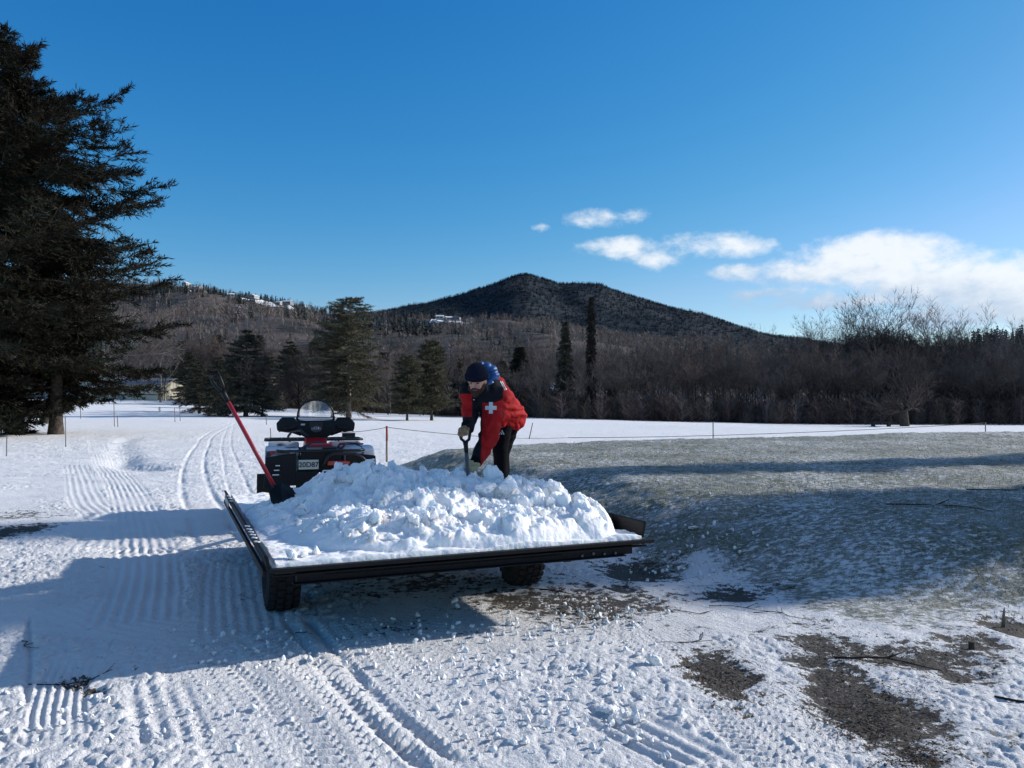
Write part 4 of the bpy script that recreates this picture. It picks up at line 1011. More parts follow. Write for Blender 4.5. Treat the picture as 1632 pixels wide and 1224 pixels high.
# scoop blade, seen from behind
bl = [[P(432, 776, YS+.02), P(450, 768, YS-.0), P(466, 778, YS+.05)], [P(428, 784, YS-.06), P(447, 777, YS-.09), P(476, 794, YS+.03)], [P(432, 800, YS-.12), P(450, 797, YS-.17), P(473, 803, YS-.03)], [P(441, 809, YS-.15), P(456, 808, YS-.19), P(466, 811, YS-.08)]]
m = MB(); vv = [[m.bm.verts.new(p-low) for p in row] for row in bl]
for i in range(3):
    for j in range(2): m.bm.faces.new((vv[i][j], vv[i][j+1], vv[i+1][j+1], vv[i+1][j]))
bmesh.ops.solidify(m.bm, geom=m.bm.faces[:], thickness=.008)
m.tube([-ax*.0, -ax*.10+Vector((.01, -.02, 0))], [.024, .02], 10)
m.build('blade', BPL, sh, smooth=False)

# ------------------------------------------------------------------ quad bike
QY = R(17); q0 = Vector((-2.19, 8.92, 0)); q0.z = gz(q0.x, q0.y)
qb = empty('quad_bike', q0, QY); tag(qb, 'black and white quad bike with a clear windshield hitched in front of the trailer', 'quad bike')
WHT = mat('white_plastic', (.55, .55, .58), .35, spec=.5, nscale=6, col2=(.05, .045, .05)); 
for _e, _p in zip([n for n in WHT.node_tree.nodes if n.type == 'VALTORGB'][0].color_ramp.elements, (.34, .44)): _e.position = _p
REDP = mat('red_plastic', (.45, .02, .025), .35); DRK = mat('dark_steel', (.02, .02, .022), .35, metal=.3)
LENS = mat('tail_lens', (.35, .01, .01), .15, spec=.6); GREY = mat('grey_plastic', (.16, .16, .17), .4); CHR = mat('chrome', (.6, .6, .62), .2, metal=1)
for (u, v) in ((-.46, .25), (.46, .25), (-.46, 1.55), (.46, 1.55)): wheel(u, v, .31, .26 if v < 1 else .22, 'wheel', qb, lugs=20, rimr=.14)
def slab(m, pts, z0, z1, mi=0): m.prism(pts, z0, z1, 'xy', mi=mi)
m = MB()      # rear fenders: arched shells left and right joined by the tail, white over black
for s in (-1, 1):
    prof = [(-.16, .50), (-.15, .72), (-.08, .86), (.10, .90), (.36, .90), (.58, .82), (.66, .66), (.60, .66), (.52, .77), (.34, .84), (.12, .84), (-.04, .78), (-.09, .70), (-.10, .50)]
    x0, x1 = (.24, .605) if s > 0 else (-.605, -.24)
    m.prism(prof, x0, x1, 'yz')
o = m.build('rear_fender', WHT, qb, bevel=.02, smooth=True)
m = MB(); m.prism([(-.24, .845), (-.26, .62), (.26, .62), (.24, .845), (.16, .90), (-.16, .90)], -.17, .5, 'xz'); m.build('tail_body', BPL, qb, bevel=.02)
m = MB()
for s in (-1, 1):
    m.prism([(s*.27, .50), (s*.27, .845), (s*.60, .80), (s*.615, .46), (s*.5, .44)], -.205, -.155, 'xz')
    for k in range(3): m.box((s*.49, -.21, .60+.05*k), (.11, .02, .014))
m.box((0, -.19, .52), (.55, .05, .24)); m.tube([(-.2, -.25, .48), (.2, -.25, .48)], .022, 8)
m.build('mud_guard', BPL, qb, bevel=.008)
m = MB()      # snow lying on the guard ridges
for s in (-1, 1):
    for k in range(3): m.box((s*.49+.01*k, -.225, .61+.05*k), (.07-.012*k, .016, .010))
m.box((.12, -.23, .645), (.2, .03, .014)); m.box((.0, -.30, .505), (.22, .03, .012)); m.build('snow_dusting', SNOWC, qb, bevel=.003)
def text_mesh(body, size, mt, name, parent, loc, rot=(PI/2, 0, 0), ext=.001):
    c = bpy.data.curves.new(name, 'FONT'); c.body = body; c.size = size; c.extrude = ext; c.align_x = 'CENTER'; c.align_y = 'CENTER'; c.offset = size*.012
    o = bpy.data.objects.new(name, c); COL.objects.link(o); bpy.context.view_layer.update()
    me = bpy.data.meshes.new_from_object(o.evaluated_get(bpy.context.evaluated_depsgraph_get())); bpy.data.objects.remove(o); me.materials.clear(); me.materials.append(mt)
    o = link(name, me, parent); o.location = loc; o.rotation_euler = rot; return o
INK = mat('ink_black', (.015, .015, .02), .5)
m = MB(); m.box((-.14, -.225, .715), (.215, .012, .105)); lp = m.build('licence_plate', mat('plate_white', (.55, .55, .48), .4), qb, bevel=.003)
text_mesh('20D87', .078, INK, 'lettering', lp, (-.14, -.234, .712))
m = MB(); m.prism([(.06, .70), (.30, .70), (.31, .745), (.07, .755)], -.245, -.17, 'xz'); m.build('tail_light', LENS, qb, bevel=.006)
def rack(name, y0, y1, z, w, nb, lab=None):
    m = MB(); r = .013
    m.tube([(-w+.06, y0, z), (-w, y0+.06, z), (-w, y1-.06, z), (-w+.06, y1, z), (w-.06, y1, z), (w, y1-.06, z), (w, y0+.06, z), (w-.06, y0, z), (-w+.06, y0, z)], r*1.2, 8)
    for k in range(nb):
        x = -w+2*w*(k+1)/(nb+1); m.tube([(x, y0, z), (x, y1, z)], r*.8, 6)
    m.tube([(-w*.5, y0+.05, z), (-w*.5, y0+.05, z-.09)], r, 6); m.tube([(w*.5, y0+.05, z), (w*.5, y0+.05, z-.09)], r, 6); m.tube([(-w*.5, y1-.05, z), (-w*.5, y1-.05, z-.09)], r, 6); m.tube([(w*.5, y1-.05, z), (w*.5, y1-.05, z-.09)], r, 6)
    return m.build(name, DRK, qb, smooth=True, label=lab)
rack('cargo_rack', -.22, .42, .865, .47, 6)
rack('cargo_rack', 1.35, 1.95, .925, .62, 5, 'wide front cargo rack')
m = MB()      # hose-like grab bar loops over the tail
m.tube([(.02, -.26, .70), (.06, -.28, .80), (.12, -.28, .835), (.36, -.28, .83), (.45, -.27, .78), (.52, -.25, .70)], .018, 8); m.build('grab_bar', DRK, qb, smooth=True); m = MB()
m.tube([(.2, -.1, .86), (.3, .1, .93), (.42, .2, .92), (.47, .05, .88), (.47, -.1, .82)], .014, 8); m.build('hose', DRK, qb, smooth=True); m = MB(); m.tube([(-.12, .6, 1.0), (-.2, .75, 1.07), (-.3, .95, 1.05), (-.34, 1.1, .98)], .015, 8)
m.build('hose', DRK, qb, smooth=True)
m = MB(); m.sphere((0, .60, .85), (.15, .40, .085), seg=20); m.sphere((0, .35, .87), (.14, .16, .06), seg=16); m.build('seat', mat('seat_vinyl', (.02, .02, .022), .5, bump=.2, bscale=40), qb, smooth=True)
m = MB()      # tank cover, front body
m.prism([(.80, .62), (.80, .90), (1.0, .98), (1.25, .97), (1.75, .90), (1.98, .78), (1.98, .62)], -.13, .13, 'yz'); m.build('front_body', REDP, qb, bevel=.03, smooth=True)
m = MB()
for s in (-1, 1):
    prof = [(1.10, .60), (1.14, .76), (1.26, .90), (1.50, .90), (1.78, .88), (1.98, .80), (2.0, .74), (1.94, .72), (1.78, .82), (1.50, .84), (1.30, .80), (1.2, .74), (1.16, .60)]
    m.prism(prof, *((.2, .58) if s > 0 else (-.58, -.2)), 'yz')
m.build('front_fender', WHT, qb, bevel=.02, smooth=True)
m = MB(); m.box((0, 1.08, 1.05), (.11, .12, .14)); m.tube([(-.33, .96, 1.10), (-.2, 1.0, 1.13), (0, 1.04, 1.135), (.2, 1.0, 1.13), (.33, .96, 1.10)], .013, 8); m.box((0, .98, 1.13), (.16, .06, .07)); hb = m.build('handlebar', DRK, qb, bevel=.004)
m = MB(); m.prism([(-.30, 1.15), (-.22, 1.185), (.22, 1.185), (.30, 1.15), (.26, 1.04), (.13, .97), (.08, .90), (-.08, .90), (-.13, .97), (-.26, 1.04)], .98, 1.12, 'xz'); m.build('instrument_cowl', BPL, qb, bevel=.02, smooth=True)
m = MB(); m.sphere((0, .965, 1.085), (.07, .02, .05), seg=16); m.build('instrument_dial', CHR if False else mat('dial_glass', (.12, .12, .13), .15, spec=.8), qb, smooth=True)
m = MB()
for k in range(3): m.box((-.026+k*.026, .944, 1.088), (.012, .004, .028))
m.build('dial_marking', WHT, qb)
for s in (-1, 1):
    m = MB(); m.tube([(s*.26, .955, 1.10), (s*.39, .93, 1.085)], .017, 8); m.build('grip', RUB, qb, smooth=True)
    m = MB(); m.prism([(s*.21, 1.15), (s*.27, 1.225), (s*.42, 1.225), (s*.485, 1.15), (s*.475, 1.06), (s*.44, 1.045), (s*.33, 1.04), (s*.18, .985)], .985, 1.06, 'xz'); m.build('hand_guard', BPL, qb, bevel=.02, smooth=True)
    m = MB(); m.tube([(s*.33, .94, 1.04), (s*.43, .91, 1.055), (s*.455, .90, 1.05)], .008, 6); m.build('brake_lever', DRK, qb)
m = MB(); m.box((-.165, .955, 1.135), (.05, .02, .022)); m.build('switch_box', WHT, qb, bevel=.004)
# windshield: curved clear sheet with a black rim
def shield(t):
    a = PI*t; x = -.225*math.cos(a)*(1+.10*math.sin(a)); z = 1.17+.275*max(0, math.sin(a))**.8; return x, z
pts = [shield(k/28) for k in range(29)]
m = MB(); n0 = 0
bot = 1.165
for k in range(1, 27):
    (xa, za), (xb, zb) = pts[k], pts[k+1]
    fa = lambda x, z: (x, 1.17-.12*(z-1.17)-.5*x*x*0+.25*(.215**2-x*x)*2.0, z)
    vs = [m.bm.verts.new(fa(*p)) for p in ((xa, bot), (xb, bot), (xb, zb), (xa, za))]; m.bm.faces.new(vs)
bmesh.ops.remove_doubles(m.bm, verts=m.bm.verts, dist=.0005)
GL = bpy.data.materials.new('clear_screen'); GL.use_nodes = True; n_ = GL.node_tree; n_.nodes.clear()
a_ = n_.nodes.new('ShaderNodeBsdfTransparent'); a_.inputs[0].default_value = (.88, .92, .96, 1); b_ = n_.nodes.new('ShaderNodeBsdfGlossy'); b_.inputs['Roughness'].default_value = .06
c_ = n_.nodes.new('ShaderNodeMixShader'); c_.inputs[0].default_value = .30; d_ = n_.nodes.new('ShaderNodeOutputMaterial'); n_.links.new(a_.outputs[0], c_.inputs[1]); n_.links.new(b_.outputs[0], c_.inputs[2]); n_.links.new(c_.outputs[0], d_.inputs[0])
ws = m.build('windshield', GL, qb, smooth=True)
m = MB(); m.tube([(x, 1.17-.12*(z-1.17)+.25*(.215**2-x*x)*2.0, z) for x, z in pts], .0125, 6); m.build('rim_strip', DRK, ws, smooth=True)
m = MB(); m.prism([(-.24, 1.15), (-.245, 1.24), (-.20, 1.19), (0, 1.175), (.20, 1.19), (.245, 1.24), (.24, 1.15)], 1.15, 1.2, 'xz'); m.build('windshield_mount', BPL, qb, bevel=.008)
# stickers on the white panels and the fender, snow stains, small red panels
m = MB(); m.box((-.42, -.158, .845), (.16, .006, .04), mi=0); m.build('sticker', GREY, qb)
m = MB(); m.prism([(-.55, .83), (-.51, .83), (-.51, .87), (-.55, .87)], -.166, -.158, 'xz'); m.build('sticker', REDP, qb, label='red square sticker on the rear fender')
m = MB(); m.box((-.08, -.205, .885), (.17, .02, .028)); m.build('sticker', GREY, qb, label='pale lettered strip in the middle of the tail')
m = MB(); m.box((.43, 1.28, .99), (.17, .02, .05)); m.build('sticker', INK, qb, label='black strip sign on the front rack')
m = MB(); m.prism([(.22, .86), (.50, .86), (.55, .91), (.26, .92)], .52, .6, 'xz'); m.prism([(-.14, .86), (.16, .86), (.12, .93), (-.1, .93)], .0, .2, 'xz'); m.build('trim_panel', REDP, qb, bevel=.01)
m = MB(); m.tube([(.1, -.15, .42), (.1, -.42, .42)], .03, 8); m.box((0, 1.0, .5), (.42, 1.5, .22)); m.box((0, .3, .36), (.75, .12, .1)); m.box((0, 1.55, .36), (.75, .1, .08)); m.build('chassis', DRK, qb, bevel=.01)
for s in (-1, 1):
    m = MB(); m.box((s*.68, .03, .42), (.02, .02, .26)); m.box((s*.56, -.03, .45), (.26, .012, .32)); m.build('mud_flap', RUB, qb, bevel=.004)
# ------------------------------------------------------------------ the man with the shovel
JK = bpy.data.materials.new('jacket_cloth'); JK = mat('jacket_red', (.46, .009, .010), .75, spec=.2, bump=.35, bscale=45, noise=.25, nscale=9)
JB = mat('jacket_black', (.007, .0065, .010), .9, spec=.08, bump=.3, bscale=45); TRS = mat('trousers_black', (.005, .005, .007), .9, spec=.08, bump=.25, bscale=40)
SKN = mat('skin', (.58, .30, .23), .55, spec=.35, noise=.2, nscale=25); BRD = mat('beard_brown', (.075, .040, .026), .9, bump=1, bscale=160); HAT = mat('hat_navy', (.010, .013, .028), .95, spec=.1, bump=.8, bscale=220)
HOOD = mat('hood_blue', (.010, .085, .27), .35, spec=.5, bump=.3, bscale=50); GLV = mat('glove_tan', (.42, .27, .13), .8, noise=.4, nscale=40, bump=.5, bscale=90, col2=(.15, .10, .06)); GLP = mat('glove_pale', (.50, .42, .24), .8, noise=.35, nscale=40, bump=.5, bscale=90)
REFL = mat('reflective_tape', (.62, .64, .64), .4, spec=.6, noise=.15, nscale=60)
man = empty('person', (P(805, 790, 7.42).x, 7.42, .45)); tag(man, 'man in red and black jacket and dark knit hat bending over the heap', 'person')
MO = man.location.copy()
def l(p): return Vector(p)-MO
def PC_(px, py, Y): return P(px, py, Y)-MO
# body: head, neck, hands, legs as one skin
HC_ = PC_(760, 606, 6.93)
up = Vector((-.04, -.42, .9)).normalized(); fwd = Vector((-.20, -.86, -.46)); fwd = (fwd-fwd.dot(up)*up).normalized(); rt = fwd.cross(up).normalized()   # rt: viewer's left... side axis
HM = Matrix((rt, fwd, up)).transposed()
def h(x, y, z): return HC_+HM@Vector((x, y, z))
hip = PC_(812, 664, 7.46); chest = PC_(776, 630, 7.14); neck = PC_(766, 617, 7.02)
shR = PC_(750, 624, 7.03); elR = PC_(748, 660, 6.93); wrR = PC_(744, 683, 6.76)
shL = PC_(789, 636, 7.02); elL = PC_(781, 690, 6.86); wrL = PC_(761, 733, 6.68)
hpA = PC_(803, 668, 7.38); knA = PC_(797, 717, 7.28); anA = PC_(799, 786, 7.38)
hpB = PC_(814, 668, 7.54); knB = PC_(800, 722, 7.47); anB = PC_(802, 788, 7.52)
m = MB()
m.sphere(h(0, 0, .01), (.074, .093, .112), HM, 20); m.sphere(h(0, .035, -.045), (.056, .058, .07), HM, 16); m.sphere(h(0, .088, -.012), (.014, .022, .026), HM, 10); m.sphere(h(0, .078, .028), (.05, .018, .012), HM, 10)
for s in (-1, 1): m.sphere(h(s*.076, -.005, -.01), (.012, .02, .03), HM, 8); m.sphere(h(s*.033, .07, -.02), (.022, .018, .018), HM, 8)
m.capsule(h(0, -.03, -.06), .052, neck, .06); m.capsule(neck, .075, chest, .13); m.capsule(chest, .14, hip, .13)
m.capsule(shR, .05, elR, .042); m.capsule(elR, .04, wrR, .028); m.capsule(shL, .05, elL, .042); m.capsule(elL, .04, wrL, .028); m.capsule(shR, .06, shL, .06)
m.capsule(hpA, .085, knA, .055); m.capsule(knA, .052, anA, .038); m.capsule(hpB, .085, knB, .055); m.capsule(knB, .052, anB, .038)
# hands inside the gloves
gripR = PC_(740.5, 690, 6.70); gripL = PC_(750, 744, 6.62)
m.sphere(gripR+Vector((0, .01, .01)), (.036, .03, .03), None, 10); m.capsule(wrR, .028, gripR, .028); m.sphere(gripL, .033, None, 10); m.capsule(wrL, .028, gripL, .028)
me = remeshed(m, .008, 3); me.materials.append(SKN); link('body', me, man)
# eyes, brows
m = MB()
for s in (-1, 1): m.sphere(h(s*.030, .086, .008), (.012, .007, .006), HM, 10)
m.build('eye', mat('eye_dark', (.03, .02, .018), .3), man, smooth=True)
m = MB()
for s in (-1, 1): m.tube([h(s*.014, .096, .024), h(s*.034, .093, .030), h(s*.052, .080, .024)], .005, 6)
m.build('eyebrow', BRD, man)
m = MB(); m.tube([h(-.022, .086, -.056), h(0, .093, -.058), h(.022, .086, -.056)], .006, 6); m.build('mouth', mat('lips', (.25, .07, .06), .5), man, smooth=True)
m = MB(); m.sphere(h(0, .040, -.078), (.058, .056, .052), HM, 18); m.sphere(h(0, .068, -.105), (.034, .034, .034), HM, 14)
for s in (-1, 1): m.capsule(h(s*.058, .02, -.03), .020, h(s*.046, .045, -.07), .026); m.capsule(h(s*.008, .090, -.040), .008, h(s*.032, .078, -.056), .009)
me = remeshed(m, .006, 2); co = mesh_co(me); no = mesh_no(me); co = co+no*(n3(co, 70, 5)[:, None]*.02); me.vertices.foreach_set('co', co.ravel()); me.materials.append(BRD); link('beard', me, man)
# knit hat with turned-up band
m = MB(); hatp = [(.000, .135), (.045, .130), (.072, .108), (.088, .072), (.094, .035)]
m.sphere(h(0, -.004, .066), (.094, .108, .094), HM, 24)
me_ = m
ring = [h(.094*math.cos(a), -.004+.108*math.sin(a), .030+.010*math.sin(a)) for a in [2*PI*k/24 for k in range(25)]]
m.tube(ring, .016, 8, cap=False); ring = [h(.095*math.cos(a), -.004+.109*math.sin(a), .052+.010*math.sin(a)) for a in [2*PI*k/24 for k in range(25)]]; m.tube(ring, .015, 8, cap=False)
# cut below the brim by keeping the band only
me = remeshed(m, .006, 3)
bm = bmesh.new(); bm.from_mesh(me); pl = h(0, 0, .016); bmesh.ops.bisect_plane(bm, geom=bm.verts[:]+bm.edges[:]+bm.faces[:], plane_co=pl, plane_no=up, clear_inner=True); bm.to_mesh(me); bm.free()
me.polygons.foreach_set('use_smooth', [True]*len(me.polygons)); me.materials.append(HAT); link('hat', me, man)
# jacket
m = MB()
m.capsule(chest, .185, hip, .165); m.sphere(chest+Vector((.03, .03, .03)), .17, None, 16); m.capsule(shR, .10, elR, .075); m.capsule(elR, .073, wrR, .052); m.capsule(shL, .112, elL, .088); m.capsule(elL, .086, wrL, .062)
m.capsule(shR, .11, shL, .12); m.capsule(neck+Vector((.01, .0, -.03)), .085, chest, .15); m.capsule(PC_(768, 640, 7.0), .10, PC_(795, 660, 7.25), .12)
m.sphere(wrL, .066, None, 14); m.sphere(wrR, .055, None, 14)
me = remeshed(m, .010, 5); co = mesh_co(me).copy(); no = mesh_no(me).copy()
fold = np.sin(co[:, 2]*34+fbm(co[:, 0]*7, co[:, 2]*5, 3, 9)*16+co[:, 0]*16)*.0075+n3(co, 13, 2)*.05
co = co+no*fold[:, None]; me.vertices.foreach_set('co', co.ravel().astype(np.float32)); me.update()
# black yoke over the shoulders and the inside of the arms, red elsewhere
vco = mesh_co(me); wx = vco[:, 0]+MO.x; wy = vco[:, 1]+MO.y; wz = vco[:, 2]+MO.z
def sx(px, py, Y): return P(px, py, Y).x
def sz(px, py, Y): return P(px, py, Y).z
k_ = 60.0
f_yoke = np.minimum.reduce([(1-np.sqrt((wx-sx(780, 622, 7))**2/.16**2+(wz-sz(780, 622, 7))**2/.115**2))*.13, 7.15-wy, sx(802, 622, 7)-wx])
f_front = np.minimum.reduce([sx(769, 650, 6.95)-wx, wx-sx(753, 650, 6.95), sz(760, 625, 7)-wz])
f_slv = np.minimum.reduce([sx(763, 680, 6.9)-wx, sz(760, 664, 6.9)-wz, wz-sz(760, 706, 6.9)])
f_top = np.minimum.reduce([sx(753, 622, 7)-wx, wz-sz(750, 628, 7)])
f = np.maximum.reduce([f_yoke, f_front, f_slv, f_top])+fbm(wx*14, wz*14, 2, 6)*.006
at = me.attributes.new('panel', 'FLOAT', 'POINT'); at.data.foreach_set('value', (f*k_+.5).astype(np.float32))
n_ = JK.node_tree; pb = n_.nodes['Principled BSDF']; src = pb.inputs['Base Color'].links[0].from_socket
aa = n_.nodes.new('ShaderNodeAttribute'); aa.attribute_name = 'panel'; mr = n_.nodes.new('ShaderNodeMapRange'); mr.inputs[1].default_value = .4; mr.inputs[2].default_value = .6; n_.links.new(aa.outputs['Fac'], mr.inputs[0])
mm = n_.nodes.new('ShaderNodeMix'); mm.data_type = 'RGBA'; n_.links.new(mr.outputs[0], mm.inputs['Factor']); n_.links.new(src, mm.inputs['A']); mm.inputs['B'].default_value = (.007, .0065, .010, 1); n_.links.new(mm.outputs['Result'], pb.inputs['Base Color'])
me.materials.append(JK); jk = link('jacket', me, man)
# white cross on the left chest and sleeve, built as raised tape
from mathutils.bvhtree import BVHTree
def stick_on(name, mt, parent, meshobj, polys, center, depth=.004, ydir=Vector((0, 1, 0))):
    """lay flat shapes (x,z offsets) on the surface under them, seen along +Y"""
    bvh = BVHTree.FromObject(meshobj, bpy.context.evaluated_depsgraph_get()); m = MB()
    for poly in polys:
        n = 5; (x0, z0), (x1, z1), (x2, z2), (x3, z3) = poly; g_ = []
        for i in range(n+1):
            row = []
            for j in range(n+1):
                a, b = i/n, j/n; x = (1-a)*((1-b)*x0+b*x3)+a*((1-b)*x1+b*x2); z = (1-a)*((1-b)*z0+b*z3)+a*((1-b)*z1+b*z2)
                p = center+Vector((x, -.6, z)); hit = bvh.ray_cast(p, Vector((0, 1, 0)))
                q = hit[0]+Vector((0, -depth, 0)) if hit[0] else center+Vector((x, 0, z))
                row.append(m.bm.verts.new(q))
            g_.append(row)
        for i in range(n):
            for j in range(n): m.bm.faces.new((g_[i][j], g_[i+1][j], g_[i+1][j+1], g_[i][j+1]))
    bmesh.ops.remove_doubles(m.bm, verts=m.bm.verts, dist=.0003)
    o = m.build(name, mt, parent, smooth=True); return o
bpy.context.view_layer.update()
a, b = .0175, .051
c = PC_(782.5, 650, 6.9)
stick_on('cross_emblem', REFL, jk, jk, [[(-a, -b), (a, -b), (a, b), (-a, b)], [(-b, -a), (-a, -a), (-a, a), (-b, a)], [(a, -a), (b, -a), (b, a), (a, a)]], c)
# piping on the back shoulder
stick_on('reflective_piping', REFL, jk, jk, [[(0, 0), (.045, -.085), (.051, -.081), (.006, .005)], [(.016, .0), (.058, -.078), (.063, -.073), (.021, .006)]], PC_(797, 608, 7.1))
m = MB(); m.sphere(PC_(755.5, 637, 6.83), .008, None, 8); m.build('zip_pull', CHR, jk)
# trousers
m = MB(); m.capsule(hip, .125, hip+Vector((-.01, 0, -.05)), .13); m.capsule(hpA, .102, knA, .072); m.capsule(knA, .074, anA, .060); m.capsule(hpB, .104, knB, .078); m.capsule(knB, .074, anB, .060)
me = remeshed(m, .010, 5); co = mesh_co(me).copy(); no = mesh_no(me).copy(); co = co+no*((np.sin(co[:, 2]*42+fbm(co[:, 0]*9, co[:, 2]*6, 3, 3)*9)*.0025+n3(co, 9, 8)*.016)[:, None]); me.vertices.foreach_set('co', co.ravel().astype(np.float32)); me.materials.append(TRS); ts = link('trousers', me, man)
bpy.context.view_layer.update()
c = PC_(801, 690, 7.2)
stick_on('three_stripe_logo', REFL, ts, ts, [[(-.030, -.016), (-.020, -.016), (-.028, -.002), (-.036, -.007)], [(-.012, -.016), (-.002, -.016), (-.016, .010), (-.024, .005)], [(.006, -.016), (.018, -.016), (-.004, .026), (-.013, .020)]], c, .003)
for an, s in ((anA, 0), (anB, 1)):
    m = MB(); m.capsule(an+Vector((0, .02, .02)), .062, an+Vector((0, .02, -.03)), .06); m.sphere(an+Vector((-.03, -.07, -.055)), (.055, .14, .045), None, 14); m.box(an+Vector((-.02, -.05, -.09)), (.1, .26, .03))
    me = remeshed(m, .01, 3); me.materials.append(RUB); link('boot', me, man)
# blue quilted hood hanging behind the head
m = MB()
arc = [(768, 582, 7.04, .035), (776, 585, 7.06, .048), (783, 590, 7.08, .058), (786, 597, 7.09, .060), (785, 605, 7.08, .055), (780, 612, 7.04, .050), (775, 617, 7.01, .045)]
for i in range(len(arc)):
    px, py, Y, r = arc[i]; m.sphere(PC_(px, py, Y), (r*1.02, r*1.15, r*1.0), None, 14)
    if i: m.capsule(PC_(*arc[i-1][:3]), arc[i-1][3]*.86, PC_(px, py, Y), r*.86)
me = remeshed(m, .007, 1); co = mesh_co(me).copy(); no = mesh_no(me).copy(); co = co+no*((n3(co, 12, 8)*.018-.009*np.abs(np.sin(np.arctan2(co[:, 2]-PC_(760, 600, 7.1).z, co[:, 0]-PC_(760, 600, 7.1).x)*7.5))**6))[:, None]; me.vertices.foreach_set('co', co.ravel().astype(np.float32)); me.materials.append(HOOD); link('hood', me, man)
# gloves with separate fingers closed on the grip and the shaft
def glove(name, wrist, palm, across, curl, mt, lab=None, n_=4, r=.0125):
    """across: direction along the held bar; curl: direction the fingers travel over it before turning under"""
    A = Vector(across).normalized(); C = Vector(curl).normalized(); Nn = A.cross(C).normalized()
    if Nn.z < 0: Nn = -Nn
    m = MB(); m.capsule(wrist, .046, palm+Nn*.012-C*.02, .036); m.capsule(palm-A*.024+Nn*.012, .026, palm+A*.024+Nn*.012, .026)
    for k in range(4):
        o_ = A*(-.036+.024*k); L_ = (1, 1.12, 1.06, .85)[k]
        p0 = palm+o_+Nn*.024; p1 = p0+C*.034*L_+Nn*.002; p2 = p1+C*.010-Nn*.032*L_; p3 = p2-C*.022*L_-Nn*.012
        m.capsule(p0, .0150, p1, .0140, 10); m.capsule(p1, .0140, p2, .0128, 10); m.capsule(p2, .0128, p3, .0115, 10)
    t0 = palm-A*.045-C*.006; t1 = t0-Nn*.02+C*.022-A*.006; t2 = t1+A*.028+C*.016-Nn*.012
    m.capsule(palm-C*.01, .02, t0, .017, 10); m.capsule(t0, .0165, t1, .0150, 10); m.capsule(t1, .0150, t2, .0130, 10)
    me = remeshed(m, .0035, 1); me.materials.append(mt); o = link(name, me, man)
    if lab: o['label'] = lab
    return o
glove('glove', wrR, gripR+Vector((0, 0, .012)), (.92, -.35, 0), (-.15, -.85, -.25), GLV, 'tan work glove over the shovel grip')
glove('glove', wrL, gripL+Vector((.004, .0, .0)), (.10, -.25, -.95), (-.75, -.55, .1), GLP, 'pale tan work glove around the shovel shaft')
m = MB(); m.capsule(wrL+Vector((.01, 0, .02)), .054, wrL*.5+gripL*.5, .046); m.capsule(wrR+Vector((0, 0, .03)), .05, wrR, .048); m.build('cuff', JB, man, smooth=True)
# his shovel
tp = P(740.5, 688, 6.70); lo = P(747, 765, 6.52); ax = (tp-lo).normalized()
s2_ = empty('snow_shovel', lo); tag(s2_, 'black snow shovel in the gloved hands of the bending man', 'shovel')
m = MB(); m.tube([Vector((0, 0, 0))-ax*.12, (tp-lo)-ax*.14], .0165, 12); m.build('shaft', mat('shaft_grey', (.07, .08, .095), .35, spec=.6), s2_, smooth=True)
m = MB(); dgrip(m, tp-lo, ax, (.9, -.35, 0), .013, .048, .10); m.build('grip', BPL, s2_, smooth=True)
m = MB(); m.prism([(-.14, 0), (.14, 0), (.16, -.30), (.12, -.34), (-.12, -.34), (-.16, -.30)], -.006, .006, 'xz'); o = m.build('blade', BPL, s2_, bevel=.003); o.location = -ax*.08; o.rotation_euler = (R(-18), 0, 0)

# ------------------------------------------------------------------ stakes, ropes, bench, houses, odds and ends
STK = mat('stake_wood', (.32, .24, .19), .85, noise=.3, nscale=20); STR = mat('stake_red', (.30, .05, .035), .6); ROPE = mat('rope_dark', (.07, .055, .05), .9); WR = mat('stake_grey', (.17, .16, .15), .8)
def stake(px, py0, py1, Y, label, r=.014, tip=None, lean=0, mt=WR, grp=None, name='stake'):
    b = P(px+lean, py1, Y); t = P(px, py0, Y); g0 = gz(b.x, b.y); b.z = min(b.z, g0)-.05
    root = empty(name, b); tag(root, label, 'stake', grp)
    d = t-b; cutp = d*.62 if tip else d
    m = MB(); m.tube([(0, 0, 0), cutp], r, 8); m.build('shaft', mt, root, smooth=True)
    if tip: m = MB(); m.tube([cutp, d], r*1.04, 8); m.build('painted_tip', tip, root, smooth=True)
    return root, t
_, A0 = stake(616.5, 679, 738, 19.2, 'wooden stake with a reddish top holding the rope behind the quad bike', .026, STR, mt=STK)
_, A1 = stake(849, 674, 699, 33, 'thin leaning stake in the snow right of the man', .02, lean=-6)
_, A2 = stake(1136.5, 672, 698, 31, 'thin upright stake holding the rope in the middle of the right field', .022)
_, A3 = stake(1570.5, 673, 694, 34, 'short pale stake at the far right end of the rope', .024, mt=STK)
lst = [(11, 697, 740, 22, 'thin stake in the snow at the left edge below the huge evergreen'), (104, 664, 711, 27, 'stake right of the trunk of the huge evergreen'), (181.5, 637, 677, 50, 'tall thin stake, taller of the pair behind the trodden snow'), (187, 662, 678, 49, 'short thin stake, shorter of the pair behind the trodden snow'),
       (278, 650, 674, 60, 'left of two slim stakes in front of the dark evergreens'), (286.5, 642, 680, 62, 'right of two slim stakes in front of the dark evergreens'), (128, 643, 652, 70, 'tiny stake left of the houses on the far snow'), (424, 661, 668, 55, 'tiny stake on the snow right of the red shaft'), (431, 682, 696, 30, 'tiny leaning stake just left of the quad bike')]
for (px, a0, a1, Y, lb) in lst: stake(px, a0, a1, Y, lb, .00036*Y+.006, lean=-1 if px < 100 else 1)
